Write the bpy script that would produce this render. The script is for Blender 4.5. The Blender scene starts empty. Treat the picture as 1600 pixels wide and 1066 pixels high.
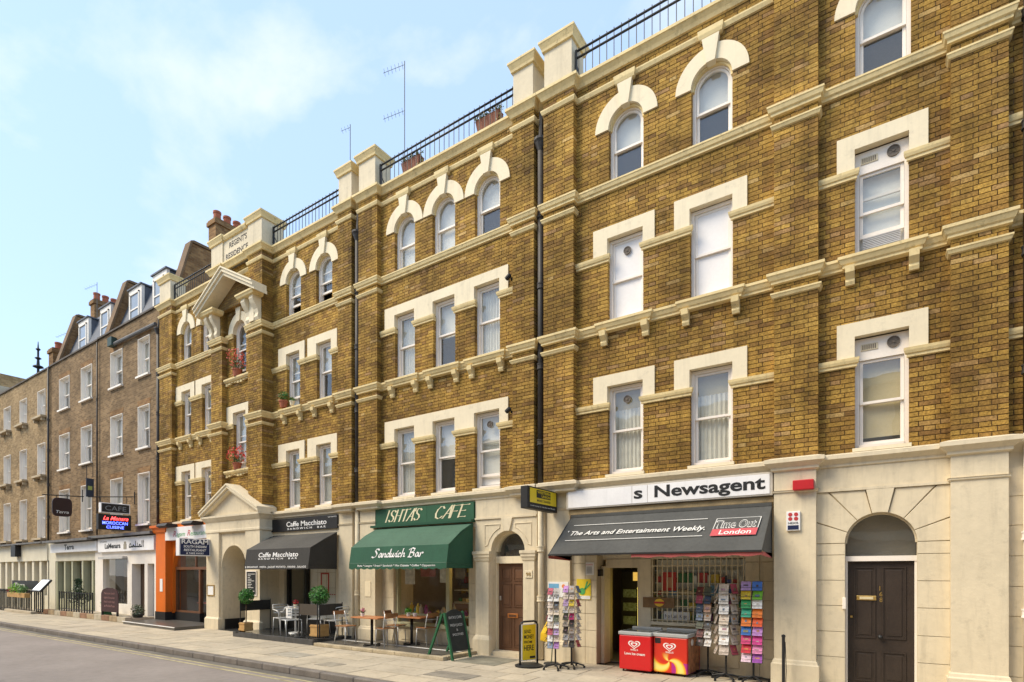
import bpy, bmesh, math, random
from mathutils import Vector, Matrix
R = math.radians
random.seed(7)
scene = bpy.context.scene
col = scene.collection

# ---------------------------------------------------------------- camera, sky, sun, exposure
THETA = math.atan(585 / 872)
CAM_D, CAM_H = 10.2, 1.85
cd = bpy.data.cameras.new('camera')
cam = bpy.data.objects.new('camera', cd); col.objects.link(cam)
cam.location = (0, -CAM_D, CAM_H)
cam.rotation_euler = (R(90), 0, THETA)
cd.sensor_width = 36; cd.lens = 872 / 1600 * 36
cd.shift_y = 362 / 1600
cd.clip_start = 0.1; cd.clip_end = 3000
scene.camera = cam

SUN_EL, SUN_AZ = 49, 223          # azimuth: degrees clockwise from +Y towards +X
world = bpy.data.worlds.new('World'); scene.world = world; world.use_nodes = True
wn = world.node_tree; wn.nodes.clear()
def wnode(t, **k):
    n = wn.nodes.new(t)
    for a, b in k.items(): setattr(n, a, b)
    return n
sky = wnode('ShaderNodeTexSky', sky_type='NISHITA', sun_disc=False)
sky.sun_elevation = R(SUN_EL); sky.sun_rotation = R(SUN_AZ)
sky.air_density = 1.0; sky.dust_density = 0.6; sky.ozone_density = 1.6; sky.altitude = 0
tc = wnode('ShaderNodeTexCoord')
# thin cloud: noise over a flat layer (direction divided by height) so that it goes on over the whole sky
sep = wnode('ShaderNodeSeparateXYZ'); wn.links.new(tc.outputs['Generated'], sep.inputs[0])
zz = wnode('ShaderNodeMath', operation='MAXIMUM'); wn.links.new(sep.outputs[2], zz.inputs[0]); zz.inputs[1].default_value = 0.0
za = wnode('ShaderNodeMath', operation='ADD'); wn.links.new(zz.outputs[0], za.inputs[0]); za.inputs[1].default_value = 0.28
dx = wnode('ShaderNodeMath', operation='DIVIDE'); wn.links.new(sep.outputs[0], dx.inputs[0]); wn.links.new(za.outputs[0], dx.inputs[1])
dy = wnode('ShaderNodeMath', operation='DIVIDE'); wn.links.new(sep.outputs[1], dy.inputs[0]); wn.links.new(za.outputs[0], dy.inputs[1])
cmb = wnode('ShaderNodeCombineXYZ'); wn.links.new(dx.outputs[0], cmb.inputs[0]); wn.links.new(dy.outputs[0], cmb.inputs[1])
mp = wnode('ShaderNodeMapping'); wn.links.new(cmb.outputs[0], mp.inputs[0])
mp.inputs['Location'].default_value = (1.3, 9.4, 0.0)
n1 = wnode('ShaderNodeTexNoise'); n1.inputs['Scale'].default_value = 1.7; n1.inputs['Detail'].default_value = 9; n1.inputs['Roughness'].default_value = 0.55; n1.inputs['Distortion'].default_value = 0.25
wn.links.new(mp.outputs[0], n1.inputs['Vector'])
cr = wnode('ShaderNodeValToRGB'); cr.color_ramp.elements[0].position = 0.52; cr.color_ramp.elements[1].position = 0.70
cr.color_ramp.elements[0].color = (0, 0, 0, 1); cr.color_ramp.elements[1].color = (.92, .92, .92, 1)
wn.links.new(n1.outputs['Fac'], cr.inputs[0])
hz = wnode('ShaderNodeMixRGB'); hz.inputs[0].default_value = 0.62; hz.inputs[2].default_value = (2.55, 3.42, 4.7, 1)   # high thin veil
wn.links.new(sky.outputs[0], hz.inputs[1])
mx = wnode('ShaderNodeMixRGB'); mx.inputs[2].default_value = (4.0, 4.1, 4.3, 1)
wn.links.new(cr.outputs[0], mx.inputs[0]); wn.links.new(hz.outputs[0], mx.inputs[1])
bg = wnode('ShaderNodeBackground'); bg.inputs[1].default_value = 0.093
wn.links.new(mx.outputs[0], bg.inputs[0])
wo = wnode('ShaderNodeOutputWorld'); wn.links.new(bg.outputs[0], wo.inputs[0])

sd = bpy.data.lights.new('sun', 'SUN'); sd.energy = 1.4; sd.angle = R(30); sd.color = (1.0, .87, .67)
sun = bpy.data.objects.new('sun', sd); col.objects.link(sun)
_s = Vector((math.sin(R(SUN_AZ)) * math.cos(R(SUN_EL)), math.cos(R(SUN_AZ)) * math.cos(R(SUN_EL)), math.sin(R(SUN_EL))))
sun.rotation_euler = _s.to_track_quat('Z', 'Y').to_euler()
sun.location = (-20, -30, 40)

scene.view_settings.view_transform = 'Standard'; scene.view_settings.look = 'None'
scene.view_settings.exposure = 1.66; scene.view_settings.gamma = 1
scene.view_settings.use_curve_mapping = False
scene.render.engine = 'CYCLES'
scene.cycles.max_bounces = 6; scene.cycles.transparent_max_bounces = 8
scene.cycles.sample_clamp_indirect = 4

# ---------------------------------------------------------------- helpers
def lin(h):
    h = h.lstrip('#'); o = []
    for i in (0, 2, 4):
        c = int(h[i:i+2], 16) / 255
        o.append(c / 12.92 if c <= .04045 else ((c + .055) / 1.055) ** 2.4)
    return tuple(o)

MATS = {}
def M(name, c, rough=.6, var=.10, sc=1.6, bump=0., bsc=45., spec=.35, metal=0., streak=0., coat=0., emit=0., grime=0., gsc=4.):
    """procedural painted / mineral surface: base colour with two scales of tone variation, streaks and fine relief"""
    if name in MATS: return MATS[name]
    if isinstance(c, str): c = lin(c)
    m = bpy.data.materials.new(name); m.use_nodes = True
    nt = m.node_tree; b = nt.nodes['Principled BSDF']
    b.inputs['Roughness'].default_value = rough; b.inputs['Metallic'].default_value = metal
    b.inputs['Specular IOR Level'].default_value = spec
    if coat: b.inputs['Coat Weight'].default_value = coat; b.inputs['Coat Roughness'].default_value = .08
    L = nt.links.new
    geo = nt.nodes.new('ShaderNodeNewGeometry')
    a = nt.nodes.new('ShaderNodeTexNoise'); a.inputs['Scale'].default_value = sc; a.inputs['Detail'].default_value = 5
    L(geo.outputs['Position'], a.inputs['Vector'])
    f = nt.nodes.new('ShaderNodeTexNoise'); f.inputs['Scale'].default_value = sc * 14; f.inputs['Detail'].default_value = 3
    L(geo.outputs['Position'], f.inputs['Vector'])
    ad = nt.nodes.new('ShaderNodeMath'); ad.operation = 'MULTIPLY_ADD'; L(f.outputs['Fac'], ad.inputs[0]); ad.inputs[1].default_value = .5; L(a.outputs['Fac'], ad.inputs[2])
    mr = nt.nodes.new('ShaderNodeMapRange'); L(ad.outputs[0], mr.inputs[0])
    mr.inputs[1].default_value = .45; mr.inputs[2].default_value = 1.05
    mr.inputs[3].default_value = 1 - var * 1.5; mr.inputs[4].default_value = 1 + var * .7
    fac = mr.outputs[0]
    if streak:
        mpn = nt.nodes.new('ShaderNodeMapping'); mpn.inputs['Scale'].default_value = (7, 7, .7); L(geo.outputs['Position'], mpn.inputs[0])
        s = nt.nodes.new('ShaderNodeTexNoise'); s.inputs['Scale'].default_value = 1.; s.inputs['Detail'].default_value = 6; s.inputs['Roughness'].default_value = .65; L(mpn.outputs[0], s.inputs['Vector'])
        sr = nt.nodes.new('ShaderNodeMapRange'); L(s.outputs['Fac'], sr.inputs[0]); sr.inputs[1].default_value = .52; sr.inputs[2].default_value = .75; sr.inputs[3].default_value = 1; sr.inputs[4].default_value = 1 - streak
        mu = nt.nodes.new('ShaderNodeMath'); mu.operation = 'MULTIPLY'; L(fac, mu.inputs[0]); L(sr.outputs[0], mu.inputs[1]); fac = mu.outputs[0]
    if grime:
        gn = nt.nodes.new('ShaderNodeTexNoise'); gn.inputs['Scale'].default_value = gsc; gn.inputs['Detail'].default_value = 9; gn.inputs['Roughness'].default_value = .72; L(geo.outputs['Position'], gn.inputs['Vector'])
        gm = nt.nodes.new('ShaderNodeMapRange'); L(gn.outputs['Fac'], gm.inputs[0]); gm.inputs[1].default_value = .56; gm.inputs[2].default_value = .70; gm.inputs[3].default_value = 1; gm.inputs[4].default_value = 1 - grime
        mg = nt.nodes.new('ShaderNodeMath'); mg.operation = 'MULTIPLY'; L(fac, mg.inputs[0]); L(gm.outputs[0], mg.inputs[1]); fac = mg.outputs[0]
    vm = nt.nodes.new('ShaderNodeVectorMath'); vm.operation = 'SCALE'; vm.inputs[0].default_value = c[:3]; L(fac, vm.inputs['Scale'])
    L(vm.outputs[0], b.inputs['Base Color'])
    if bump:
        bn = nt.nodes.new('ShaderNodeTexNoise'); bn.inputs['Scale'].default_value = bsc; bn.inputs['Detail'].default_value = 4; L(geo.outputs['Position'], bn.inputs['Vector'])
        bp = nt.nodes.new('ShaderNodeBump'); bp.inputs['Strength'].default_value = bump; bp.inputs['Distance'].default_value = .01; L(bn.outputs['Fac'], bp.inputs['Height']); L(bp.outputs[0], b.inputs['Normal'])
    if emit:
        b.inputs['Emission Color'].default_value = (*c[:3], 1); b.inputs['Emission Strength'].default_value = emit
    MATS[name] = m
    return m

def ramp(nt, stops, mode='LINEAR'):
    n = nt.nodes.new('ShaderNodeValToRGB'); n.color_ramp.interpolation = mode
    el = n.color_ramp.elements
    while len(el) < len(stops): el.new(.5)
    for e, (p, c) in zip(el, stops): e.position = p; e.color = (*c, 1)
    return n

def brick_material():
    m = bpy.data.materials.new('stock_brick'); m.use_nodes = True; nt = m.node_tree; L = nt.links.new
    b = nt.nodes['Principled BSDF']; b.inputs['Roughness'].default_value = .85; b.inputs['Specular IOR Level'].default_value = .2
    at = nt.nodes.new('ShaderNodeAttribute'); at.attribute_name = 'rnd'
    oi = nt.nodes.new('ShaderNodeObjectInfo')
    ad = nt.nodes.new('ShaderNodeMath'); ad.operation = 'ADD'; L(at.outputs['Fac'], ad.inputs[0]); L(oi.outputs['Random'], ad.inputs[1])
    fr = nt.nodes.new('ShaderNodeMath'); fr.operation = 'FRACT'; L(ad.outputs[0], fr.inputs[0])
    rp = ramp(nt, [(0, (.215, .116, .036)), (.10, (.27, .150, .039)), (.4, (.33, .19, .043)), (.75, (.38, .224, .048)), (.92, (.42, .256, .060)), (.97, (.33, .19, .08)), (1, (.47, .31, .11))])
    L(fr.outputs[0], rp.inputs[0])
    geo = nt.nodes.new('ShaderNodeNewGeometry')
    n = nt.nodes.new('ShaderNodeTexNoise'); n.inputs['Scale'].default_value = 34; n.inputs['Detail'].default_value = 8; n.inputs['Roughness'].default_value = .7; L(geo.outputs['Position'], n.inputs['Vector'])
    mr = nt.nodes.new('ShaderNodeMapRange'); L(n.outputs['Fac'], mr.inputs[0]); mr.inputs[1].default_value = .3; mr.inputs[2].default_value = .7; mr.inputs[3].default_value = .42; mr.inputs[4].default_value = 1.48
    g = nt.nodes.new('ShaderNodeTexNoise'); g.inputs['Scale'].default_value = .8; g.inputs['Detail'].default_value = 5; L(geo.outputs['Position'], g.inputs['Vector'])
    gr = nt.nodes.new('ShaderNodeMapRange'); L(g.outputs['Fac'], gr.inputs[0]); gr.inputs[1].default_value = .35; gr.inputs[2].default_value = .65; gr.inputs[3].default_value = .60; gr.inputs[4].default_value = 1.25
    p2 = nt.nodes.new('ShaderNodeTexNoise'); p2.inputs['Scale'].default_value = 5; p2.inputs['Detail'].default_value = 6; p2.inputs['Roughness'].default_value = .6; L(geo.outputs['Position'], p2.inputs['Vector'])
    pr = nt.nodes.new('ShaderNodeMapRange'); L(p2.outputs['Fac'], pr.inputs[0]); pr.inputs[1].default_value = .32; pr.inputs[2].default_value = .68; pr.inputs[3].default_value = .72; pr.inputs[4].default_value = 1.25
    mk = nt.nodes.new('ShaderNodeMapping'); mk.inputs['Scale'].default_value = (4, 4, .45); L(geo.outputs['Position'], mk.inputs[0])
    sk = nt.nodes.new('ShaderNodeTexNoise'); sk.inputs['Scale'].default_value = 1.; sk.inputs['Detail'].default_value = 5; L(mk.outputs[0], sk.inputs['Vector'])
    sr = nt.nodes.new('ShaderNodeMapRange'); L(sk.outputs['Fac'], sr.inputs[0]); sr.inputs[1].default_value = .53; sr.inputs[2].default_value = .72; sr.inputs[3].default_value = 1; sr.inputs[4].default_value = .68
    m0 = nt.nodes.new('ShaderNodeMath'); m0.operation = 'MULTIPLY'; L(pr.outputs[0], m0.inputs[0]); L(sr.outputs[0], m0.inputs[1])
    m1 = nt.nodes.new('ShaderNodeMath'); m1.operation = 'MULTIPLY'; L(mr.outputs[0], m1.inputs[0]); L(m0.outputs[0], m1.inputs[1])
    mu = nt.nodes.new('ShaderNodeMath'); mu.operation = 'MULTIPLY'; L(m1.outputs[0], mu.inputs[0]); L(gr.outputs[0], mu.inputs[1])
    vm = nt.nodes.new('ShaderNodeVectorMath'); vm.operation = 'SCALE'; L(rp.outputs[0], vm.inputs[0]); L(mu.outputs[0], vm.inputs['Scale'])
    L(vm.outputs[0], b.inputs['Base Color'])
    bp = nt.nodes.new('ShaderNodeBump'); bp.inputs['Strength'].default_value = .6; bp.inputs['Distance'].default_value = .006; L(n.outputs['Fac'], bp.inputs['Height']); L(bp.outputs[0], b.inputs['Normal'])
    return m

def far_brick(name, c1, c2, mortar, bl=.235, bh=.08, tint=1.0):
    """brickwork too far away to tell the bricks apart, from the brick texture"""
    m = bpy.data.materials.new(name); m.use_nodes = True; nt = m.node_tree; L = nt.links.new
    b = nt.nodes['Principled BSDF']; b.inputs['Roughness'].default_value = .9; b.inputs['Specular IOR Level'].default_value = .15
    geo = nt.nodes.new('ShaderNodeNewGeometry'); sp = nt.nodes.new('ShaderNodeSeparateXYZ'); L(geo.outputs['Position'], sp.inputs[0])
    s1 = nt.nodes.new('ShaderNodeMath'); s1.operation = 'ADD'; L(sp.outputs[0], s1.inputs[0]); L(sp.outputs[1], s1.inputs[1])
    cb = nt.nodes.new('ShaderNodeCombineXYZ'); L(s1.outputs[0], cb.inputs[0]); L(sp.outputs[2], cb.inputs[1])
    t = nt.nodes.new('ShaderNodeTexBrick'); L(cb.outputs[0], t.inputs['Vector'])
    t.inputs['Color1'].default_value = (*c1, 1); t.inputs['Color2'].default_value = (*c2, 1); t.inputs['Mortar'].default_value = (*mortar, 1)
    t.inputs['Scale'].default_value = 1; t.inputs['Brick Width'].default_value = bl; t.inputs['Row Height'].default_value = bh; t.inputs['Mortar Size'].default_value = .008; t.inputs['Mortar Smooth'].default_value = .2; t.inputs['Bias'].default_value = -.1
    n = nt.nodes.new('ShaderNodeTexNoise'); n.inputs['Scale'].default_value = .8; n.inputs['Detail'].default_value = 8; n.inputs['Roughness'].default_value = .65; L(geo.outputs['Position'], n.inputs['Vector'])
    mr = nt.nodes.new('ShaderNodeMapRange'); L(n.outputs['Fac'], mr.inputs[0]); mr.inputs[1].default_value = .3; mr.inputs[2].default_value = .7; mr.inputs[3].default_value = .6 * tint; mr.inputs[4].default_value = 1.3 * tint
    vm = nt.nodes.new('ShaderNodeVectorMath'); vm.operation = 'SCALE'; L(t.outputs['Color'], vm.inputs[0]); L(mr.outputs[0], vm.inputs['Scale'])
    L(vm.outputs[0], b.inputs['Base Color'])
    bp = nt.nodes.new('ShaderNodeBump'); bp.invert = True; bp.inputs['Strength'].default_value = .7; bp.inputs['Distance'].default_value = .01; L(t.outputs['Fac'], bp.inputs['Height']); L(bp.outputs[0], b.inputs['Normal'])
    return m

def glass_material(name, tint=(.9, .95, .95), ior=1.5, dirt=.06, base=.05, gain=1.5):
    m = bpy.data.materials.new(name); m.use_nodes = True; nt = m.node_tree; L = nt.links.new
    nt.nodes.remove(nt.nodes['Principled BSDF']); out = nt.nodes['Material Output']
    tr = nt.nodes.new('ShaderNodeBsdfTransparent'); tr.inputs[0].default_value = (*tint, 1)
    gl = nt.nodes.new('ShaderNodeBsdfGlossy'); gl.inputs['Roughness'].default_value = .01
    geo = nt.nodes.new('ShaderNodeNewGeometry')
    n = nt.nodes.new('ShaderNodeTexNoise'); n.inputs['Scale'].default_value = 1.7; L(geo.outputs['Position'], n.inputs['Vector'])
    bp = nt.nodes.new('ShaderNodeBump'); bp.inputs['Strength'].default_value = .05; bp.inputs['Distance'].default_value = .05; L(n.outputs['Fac'], bp.inputs['Height']); L(bp.outputs[0], gl.inputs['Normal'])
    dt = nt.nodes.new('ShaderNodeVectorMath'); dt.operation = 'DOT_PRODUCT'; L(geo.outputs['Normal'], dt.inputs[0]); L(geo.outputs['Incoming'], dt.inputs[1])   # thin pane: the same from both sides
    ab = nt.nodes.new('ShaderNodeMath'); ab.operation = 'ABSOLUTE'; L(dt.outputs['Value'], ab.inputs[0])
    om = nt.nodes.new('ShaderNodeMath'); om.operation = 'SUBTRACT'; om.inputs[0].default_value = 1; L(ab.outputs[0], om.inputs[1])
    pw = nt.nodes.new('ShaderNodeMath'); pw.operation = 'POWER'; L(om.outputs[0], pw.inputs[0]); pw.inputs[1].default_value = 5
    fr = nt.nodes.new('ShaderNodeMath'); fr.operation = 'MULTIPLY_ADD'; L(pw.outputs[0], fr.inputs[0]); fr.inputs[1].default_value = .96; fr.inputs[2].default_value = .04
    ml = nt.nodes.new('ShaderNodeMath'); ml.operation = 'MULTIPLY_ADD'; L(fr.outputs[0], ml.inputs[0]); ml.inputs[1].default_value = gain; ml.inputs[2].default_value = base; ml.use_clamp = True
    mx = nt.nodes.new('ShaderNodeMixShader'); L(ml.outputs[0], mx.inputs[0]); L(tr.outputs[0], mx.inputs[1]); L(gl.outputs[0], mx.inputs[2])
    df = nt.nodes.new('ShaderNodeBsdfDiffuse'); df.inputs[0].default_value = (.55, .55, .5, 1)
    m2 = nt.nodes.new('ShaderNodeMixShader'); m2.inputs[0].default_value = dirt; L(mx.outputs[0], m2.inputs[1]); L(df.outputs[0], m2.inputs[2])
    L(m2.outputs[0], out.inputs[0])
    return m

ABS = {}
def root(name, loc, label, cat, group=None, rz=0, absolute=True):
    o = bpy.data.objects.new(name, None); col.objects.link(o); o.location = loc; o.rotation_euler = (0, 0, rz)
    o.empty_display_size = .2
    tag(o, label, cat, group)
    if absolute: ABS[o.name] = Vector(loc)
    return o
def tag(o, label, cat, group=None):
    o['label'] = label; o['category'] = cat
    if group: o['group'] = group
    return o
def link(name, me, mat, parent=None):
    o = bpy.data.objects.new(name, me); col.objects.link(o)
    if mat is not None and not me.materials: me.materials.append(mat)
    if parent is not None:
        o.parent = parent
        if parent.name in ABS: o.location = -ABS[parent.name]
    return o

class MB:
    def __init__(s): s.v = []; s.f = []
    def face(s, pts):
        i = len(s.v); s.v += [tuple(p) for p in pts]; s.f.append(tuple(range(i, i + len(pts)))); return s
    def hexa(s, p):      # bottom 4 then top 4
        i = len(s.v); s.v += [tuple(q) for q in p]
        for q in ((3,2,1,0),(4,5,6,7),(0,1,5,4),(1,2,6,5),(2,3,7,6),(3,0,4,7)): s.f.append(tuple(i + k for k in q))
        return s
    def box(s, x0, x1, y0, y1, z0, z1):
        return s.hexa([(x0,y0,z0),(x1,y0,z0),(x1,y1,z0),(x0,y1,z0),(x0,y0,z1),(x1,y0,z1),(x1,y1,z1),(x0,y1,z1)])
    def loft(s, rings, closed=True, caps=True):
        n = len(rings[0]); i = len(s.v)
        for r in rings: s.v += [tuple(p) for p in r]
        for a in range(len(rings) - 1):
            for k in range(n if closed else n - 1):
                k2 = (k + 1) % n
                s.f.append((i+a*n+k, i+a*n+k2, i+(a+1)*n+k2, i+(a+1)*n+k))
        if caps:
            s.f.append(tuple(i + k for k in range(n))[::-1]); s.f.append(tuple(i + (len(rings)-1)*n + k for k in range(n)))
        return s
    def prism_y(s, poly, y0, y1): return s.loft([[(x, y0, z) for x, z in poly], [(x, y1, z) for x, z in poly]])
    def prism_x(s, poly, x0, x1): return s.loft([[(x0, y, z) for y, z in poly], [(x1, y, z) for y, z in poly]])
    def prism_z(s, poly, z0, z1): return s.loft([[(x, y, z0) for x, y in poly], [(x, y, z1) for x, y in poly]])
    def band(s, x0, x1, p, prof, yw=0., la=True, ra=True):
        """moulding along X, wrapped round a projection p; prof: (outward, z)"""
        rows = []
        for d, z in prof:
            d = d * .88 if d > 0 else d
            if p > 0: rows.append([(x0-(d if la else 0), yw, z), (x0-(d if la else 0), yw-p-d, z), (x1+(d if ra else 0), yw-p-d, z), (x1+(d if ra else 0), yw, z)])
            else: rows.append([(x0, yw-d, z), (x1, yw-d, z)])
        n = len(rows[0]); i = len(s.v)
        for r in rows: s.v += r
        for a in range(len(rows) - 1):
            for k in range(n - 1): s.f.append((i+a*n+k, i+a*n+k+1, i+(a+1)*n+k+1, i+(a+1)*n+k))
        if p <= 0:
            for e in (0, 1): s.f.append(tuple(i + a*n + e for a in range(len(rows))))
        else:
            for e in (0, -1):
                rr = rows[e]; s.face([rr[0], rr[1], rr[2], rr[3]])
        return s
    def tube(s, pts, r, n=8, r2=None):
        pts = [Vector(p) for p in pts]; rings = []
        for k, p in enumerate(pts):
            a = pts[max(k-1, 0)]; b = pts[min(k+1, len(pts)-1)]; t = (b - a).normalized()
            u = t.cross(Vector((0, 0, 1)));
            if u.length < .1: u = t.cross(Vector((0, 1, 0)))
            u.normalize(); w = t.cross(u)
            rr = r if r2 is None else r + (r2 - r) * k / max(1, len(pts) - 1)
            rings.append([p + (u * math.cos(2*math.pi*j/n) + w * math.sin(2*math.pi*j/n)) * rr for j in range(n)])
        return s.loft(rings)
    def lathe(s, cx, cy, prof, n=16, z=0):
        return s.loft([[(cx + r*math.cos(2*math.pi*j/n), cy + r*math.sin(2*math.pi*j/n), z + h) for j in range(n)] for r, h in prof])
    def ring(s, cx, cz, r, Ro, y0, y1, a0=0., a1=math.pi, n=20):
        secs = []
        for k in range(n + 1):
            a = a0 + (a1 - a0) * k / n; c, q = math.cos(a), math.sin(a)
            secs.append([(cx+r*c, y0, cz+r*q), (cx+Ro*c, y0, cz+Ro*q), (cx+Ro*c, y1, cz+Ro*q), (cx+r*c, y1, cz+r*q)])
        return s.loft(secs)
    def disc(s, cx, cz, r, y0, y1, n=20, a0=0., a1=2*math.pi):
        full = a1 - a0 > 6.2
        k = n if full else n + 1
        return s.prism_y([(cx + r*math.cos(a0+(a1-a0)*j/n), cz + r*math.sin(a0+(a1-a0)*j/n)) for j in range(k)], y0, y1)
    def rot(s, ang, c=(0, 0, 0), axis='Z', start=0):
        m = Matrix.Translation(c) @ Matrix.Rotation(ang, 4, axis) @ Matrix.Translation([-q for q in c])
        s.v[start:] = [tuple(m @ Vector(p)) for p in s.v[start:]]; return s
    def build(s, name, mat, parent=None, smooth=False, bevel=0., fix=True):
        me = bpy.data.meshes.new(name); me.from_pydata(s.v, [], s.f)
        if fix:
            bm = bmesh.new(); bm.from_mesh(me); bmesh.ops.recalc_face_normals(bm, faces=bm.faces); bm.to_mesh(me); bm.free()
        if smooth:
            for p in me.polygons: p.use_smooth = True
        o = link(name, me, mat, parent)
        if bevel:
            md = o.modifiers.new('bevel', 'BEVEL'); md.width = bevel; md.segments = 2; md.limit_method = 'ANGLE'; md.angle_limit = R(40)
        return o

def text(body, mat, parent, O, U, V, width=None, height=None, shear=0., bold=0., name='lettering', depth=.004, align='L', spacing=1.0, word=1.0):
    """lettering set out on a plane: O lower left of the baseline, U along, V up (vectors)"""
    cu = bpy.data.curves.new('t', 'FONT'); cu.body = body; cu.shear = shear; cu.offset = bold; cu.resolution_u = 3
    cu.space_character = spacing; cu.space_word = word; cu.extrude = 0
    ob = bpy.data.objects.new('t', cu); col.objects.link(ob)
    dg = bpy.context.evaluated_depsgraph_get(); dg.update()
    me = bpy.data.meshes.new_from_object(ob.evaluated_get(dg)); bpy.data.objects.remove(ob); bpy.data.curves.remove(cu)
    xs = [v.co.x for v in me.vertices]; ys = [v.co.y for v in me.vertices]
    x0, x1, y1 = min(xs), max(xs), max(ys)
    nl = body.count('\n')
    sy = height / .73 if height else width / (x1 - x0)
    sx = width / (x1 - x0) if width else sy
    U = Vector(U).normalized(); V = Vector(V).normalized(); N = U.cross(V); O = Vector(O)
    off = 0 if align == 'L' else -(x1 - x0) * sx / 2
    for v in me.vertices: v.co = O + U * ((v.co.x - x0) * sx + off) + V * (v.co.y * sy) + N * depth
    me.name = name
    me.materials.clear()
    return link(name, me, mat, parent)

def nib(strokes, mat, parent, O, U, V, sx, sy, w, ang, name='lettering', depth=.005, shear=0.):
    """lettering drawn with a broad nib: list of polylines in unit letter space"""
    U = Vector(U).normalized(); V = Vector(V).normalized(); N = U.cross(V); O = Vector(O)
    b = MB(); nx, ny = math.cos(ang) * w / 2, math.sin(ang) * w / 2; q = 0
    for pl in strokes:
        for (xa, ya), (xb, yb) in zip(pl, pl[1:]):
            q += 1; d = depth + .00012 * (q % 9)
            P = [((xa + ya*shear)*sx - nx, ya*sy - ny), ((xb + yb*shear)*sx - nx, yb*sy - ny), ((xb + yb*shear)*sx + nx, yb*sy + ny), ((xa + ya*shear)*sx + nx, ya*sy + ny)]
            h = .1 * w
            b.face([O + U*x + V*y + N*d for x, y in P])
            for (x, y) in ((xa, ya), (xb, yb)):
                x = (x + y*shear) * sx; y = y * sy
                b.face([O + U*(x-nx+ny*.35) + V*(y-ny-nx*.35) + N*(d+.0013), O + U*(x+nx+ny*.35) + V*(y+ny-nx*.35) + N*(d+.0013), O + U*(x+nx-ny*.35) + V*(y+ny+nx*.35) + N*(d+.0013), O + U*(x-nx-ny*.35) + V*(y-ny+nx*.35) + N*(d+.0013)])
    return b.build(name, mat, parent, fix=False)
UX, UZ = Vector((1, 0, 0)), Vector((0, 0, 1))

# ---------------------------------------------------------------- materials
STUCCO = M('cream_stucco', (.70, .60, .42), .75, .10, .8, .25, 30, streak=.2, grime=.17, gsc=5)
STUCCO2 = M('pale_lintel_paint', (.80, .69, .48), .7, .06, 1.2, .15, 30, streak=.14, grime=.16)
MOULD = M('yellow_cream_moulding', (.78, .61, .30), .7, .12, 1.4, .2, 30, streak=.2, grime=.42, gsc=7)
WHITE = M('white_gloss_paint', (.87, .79, .69), .45, .06, 3, streak=.05)
BRICK = brick_material()
MORTAR = M('soot_mortar', (.165, .105, .05), .95, .5, 1.2, .4, 80)
BRICK_FAR = far_brick('brown_brick_far', (.17, .108, .055), (.31, .205, .105), (.27, .20, .125))
BRICK_FAR2 = far_brick('tan_brick_far', (.26, .175, .085), (.42, .295, .15), (.33, .245, .15))
BRICK_RED = far_brick('chimney_brick', (.22, .115, .05), (.36, .21, .09), (.26, .18, .10))
GLASS = glass_material('window_glass', (.93, .95, .94), 1.5, .06, .08)
SHOPGLASS = glass_material('shop_glass', (.94, .96, .94), 1.5, .02, .02, 1.0)
IRON = M('black_iron', (.022, .022, .022), .5, .2, 4)
PIPE = M('brown_black_pipe', (.05, .042, .035), .55, .3, 3)
ROOM = M('room_wall', (.30, .26, .20), .9)
DARK = M('dark_room', (.05, .045, .04), .9)
BLACK = M('black_gloss', (.020, .019, .018), .55, .15)
TERRACOTTA = M('terracotta', (.42, .13, .065), .8, .2, 8)
SLATE = M('slate_lead', (.13, .14, .16), .6, .25, 2)
# ---------------------------------------------------------------- setting: ground, road, kerb, pavement
def structure(o): o['kind'] = 'structure'; return o
ASPHALT = M('asphalt', (.275, .238, .21), .85, .16, .5, .5, 160, grime=.15, gsc=2.5)
FLAG = M('york_flag', (.47, .405, .30), .85, .2, .9, .3, 60, grime=.25, gsc=3)
FLAG2 = M('york_flag_warm', (.51, .435, .315), .85, .2, 1.1, .3, 60, grime=.25, gsc=3)
JOINT = M('paving_joint', (.15, .13, .10), .95, .2, 2)
KERB = M('granite_kerb', (.20, .175, .15), .8, .25, 3, .3, 90)
YELLOW = M('worn_yellow_line', (.44, .38, .22), .85, .35, 5, grime=.35, gsc=9)
b = MB(); b.face([(-400, -400, -.14), (300, -400, -.14), (300, 400, -.14), (-400, 400, -.14)]); structure(b.build('ground', JOINT))
b = MB(); b.face([(-120, -12.6, -.115), (40, -12.6, -.115), (40, -3.62, -.115), (-120, -3.62, -.115)]); road = structure(b.build('road', ASPHALT))
for i, y in enumerate((-3.92, -4.10)):
    b = MB(); b.face([(-90, y, -.111), (30, y, -.111), (30, y + .07, -.111), (-90, y + .07, -.111)]); o = b.build('yellow_line', YELLOW, road)
# a tarmac repair patch and a drain run by the kerb
b = MB(); b.face([(-90, -3.86, -.112), (30, -3.86, -.112), (30, -3.63, -.112), (-90, -3.63, -.112)]); b.build('gutter_strip', M('gutter_dirt', (.16, .145, .12), .9, .3, 2), road)
b = MB(); b.box(-110, 30, -3.42, 6, -.13, -.022); pave = structure(b.build('pavement', JOINT))
b = MB(); b.box(-110, 30, -16.2, -12.6, -.13, 0); structure(b.build('far_pavement', FLAG))
kerb_mb = MB()
for k in range(0, 74):
    x = 6 - k * .92
    me = MB().box(x - .912, x, -3.60, -3.43, -.13, .004 + random.uniform(-.003, .003))
    o = me.build('kerb_stone', KERB, pave, bevel=.018)
kb = MB()
for k in range(60): kb.box(6 - 74*.92 - k*.92 - .912, 6 - 74*.92 - k*.92, -3.60, -3.43, -.13, .004)
o = kb.build('far_kerb_stones', KERB, pave); o['kind'] = 'stuff'
slabs = []
y = -3.42; row = 0
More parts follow.
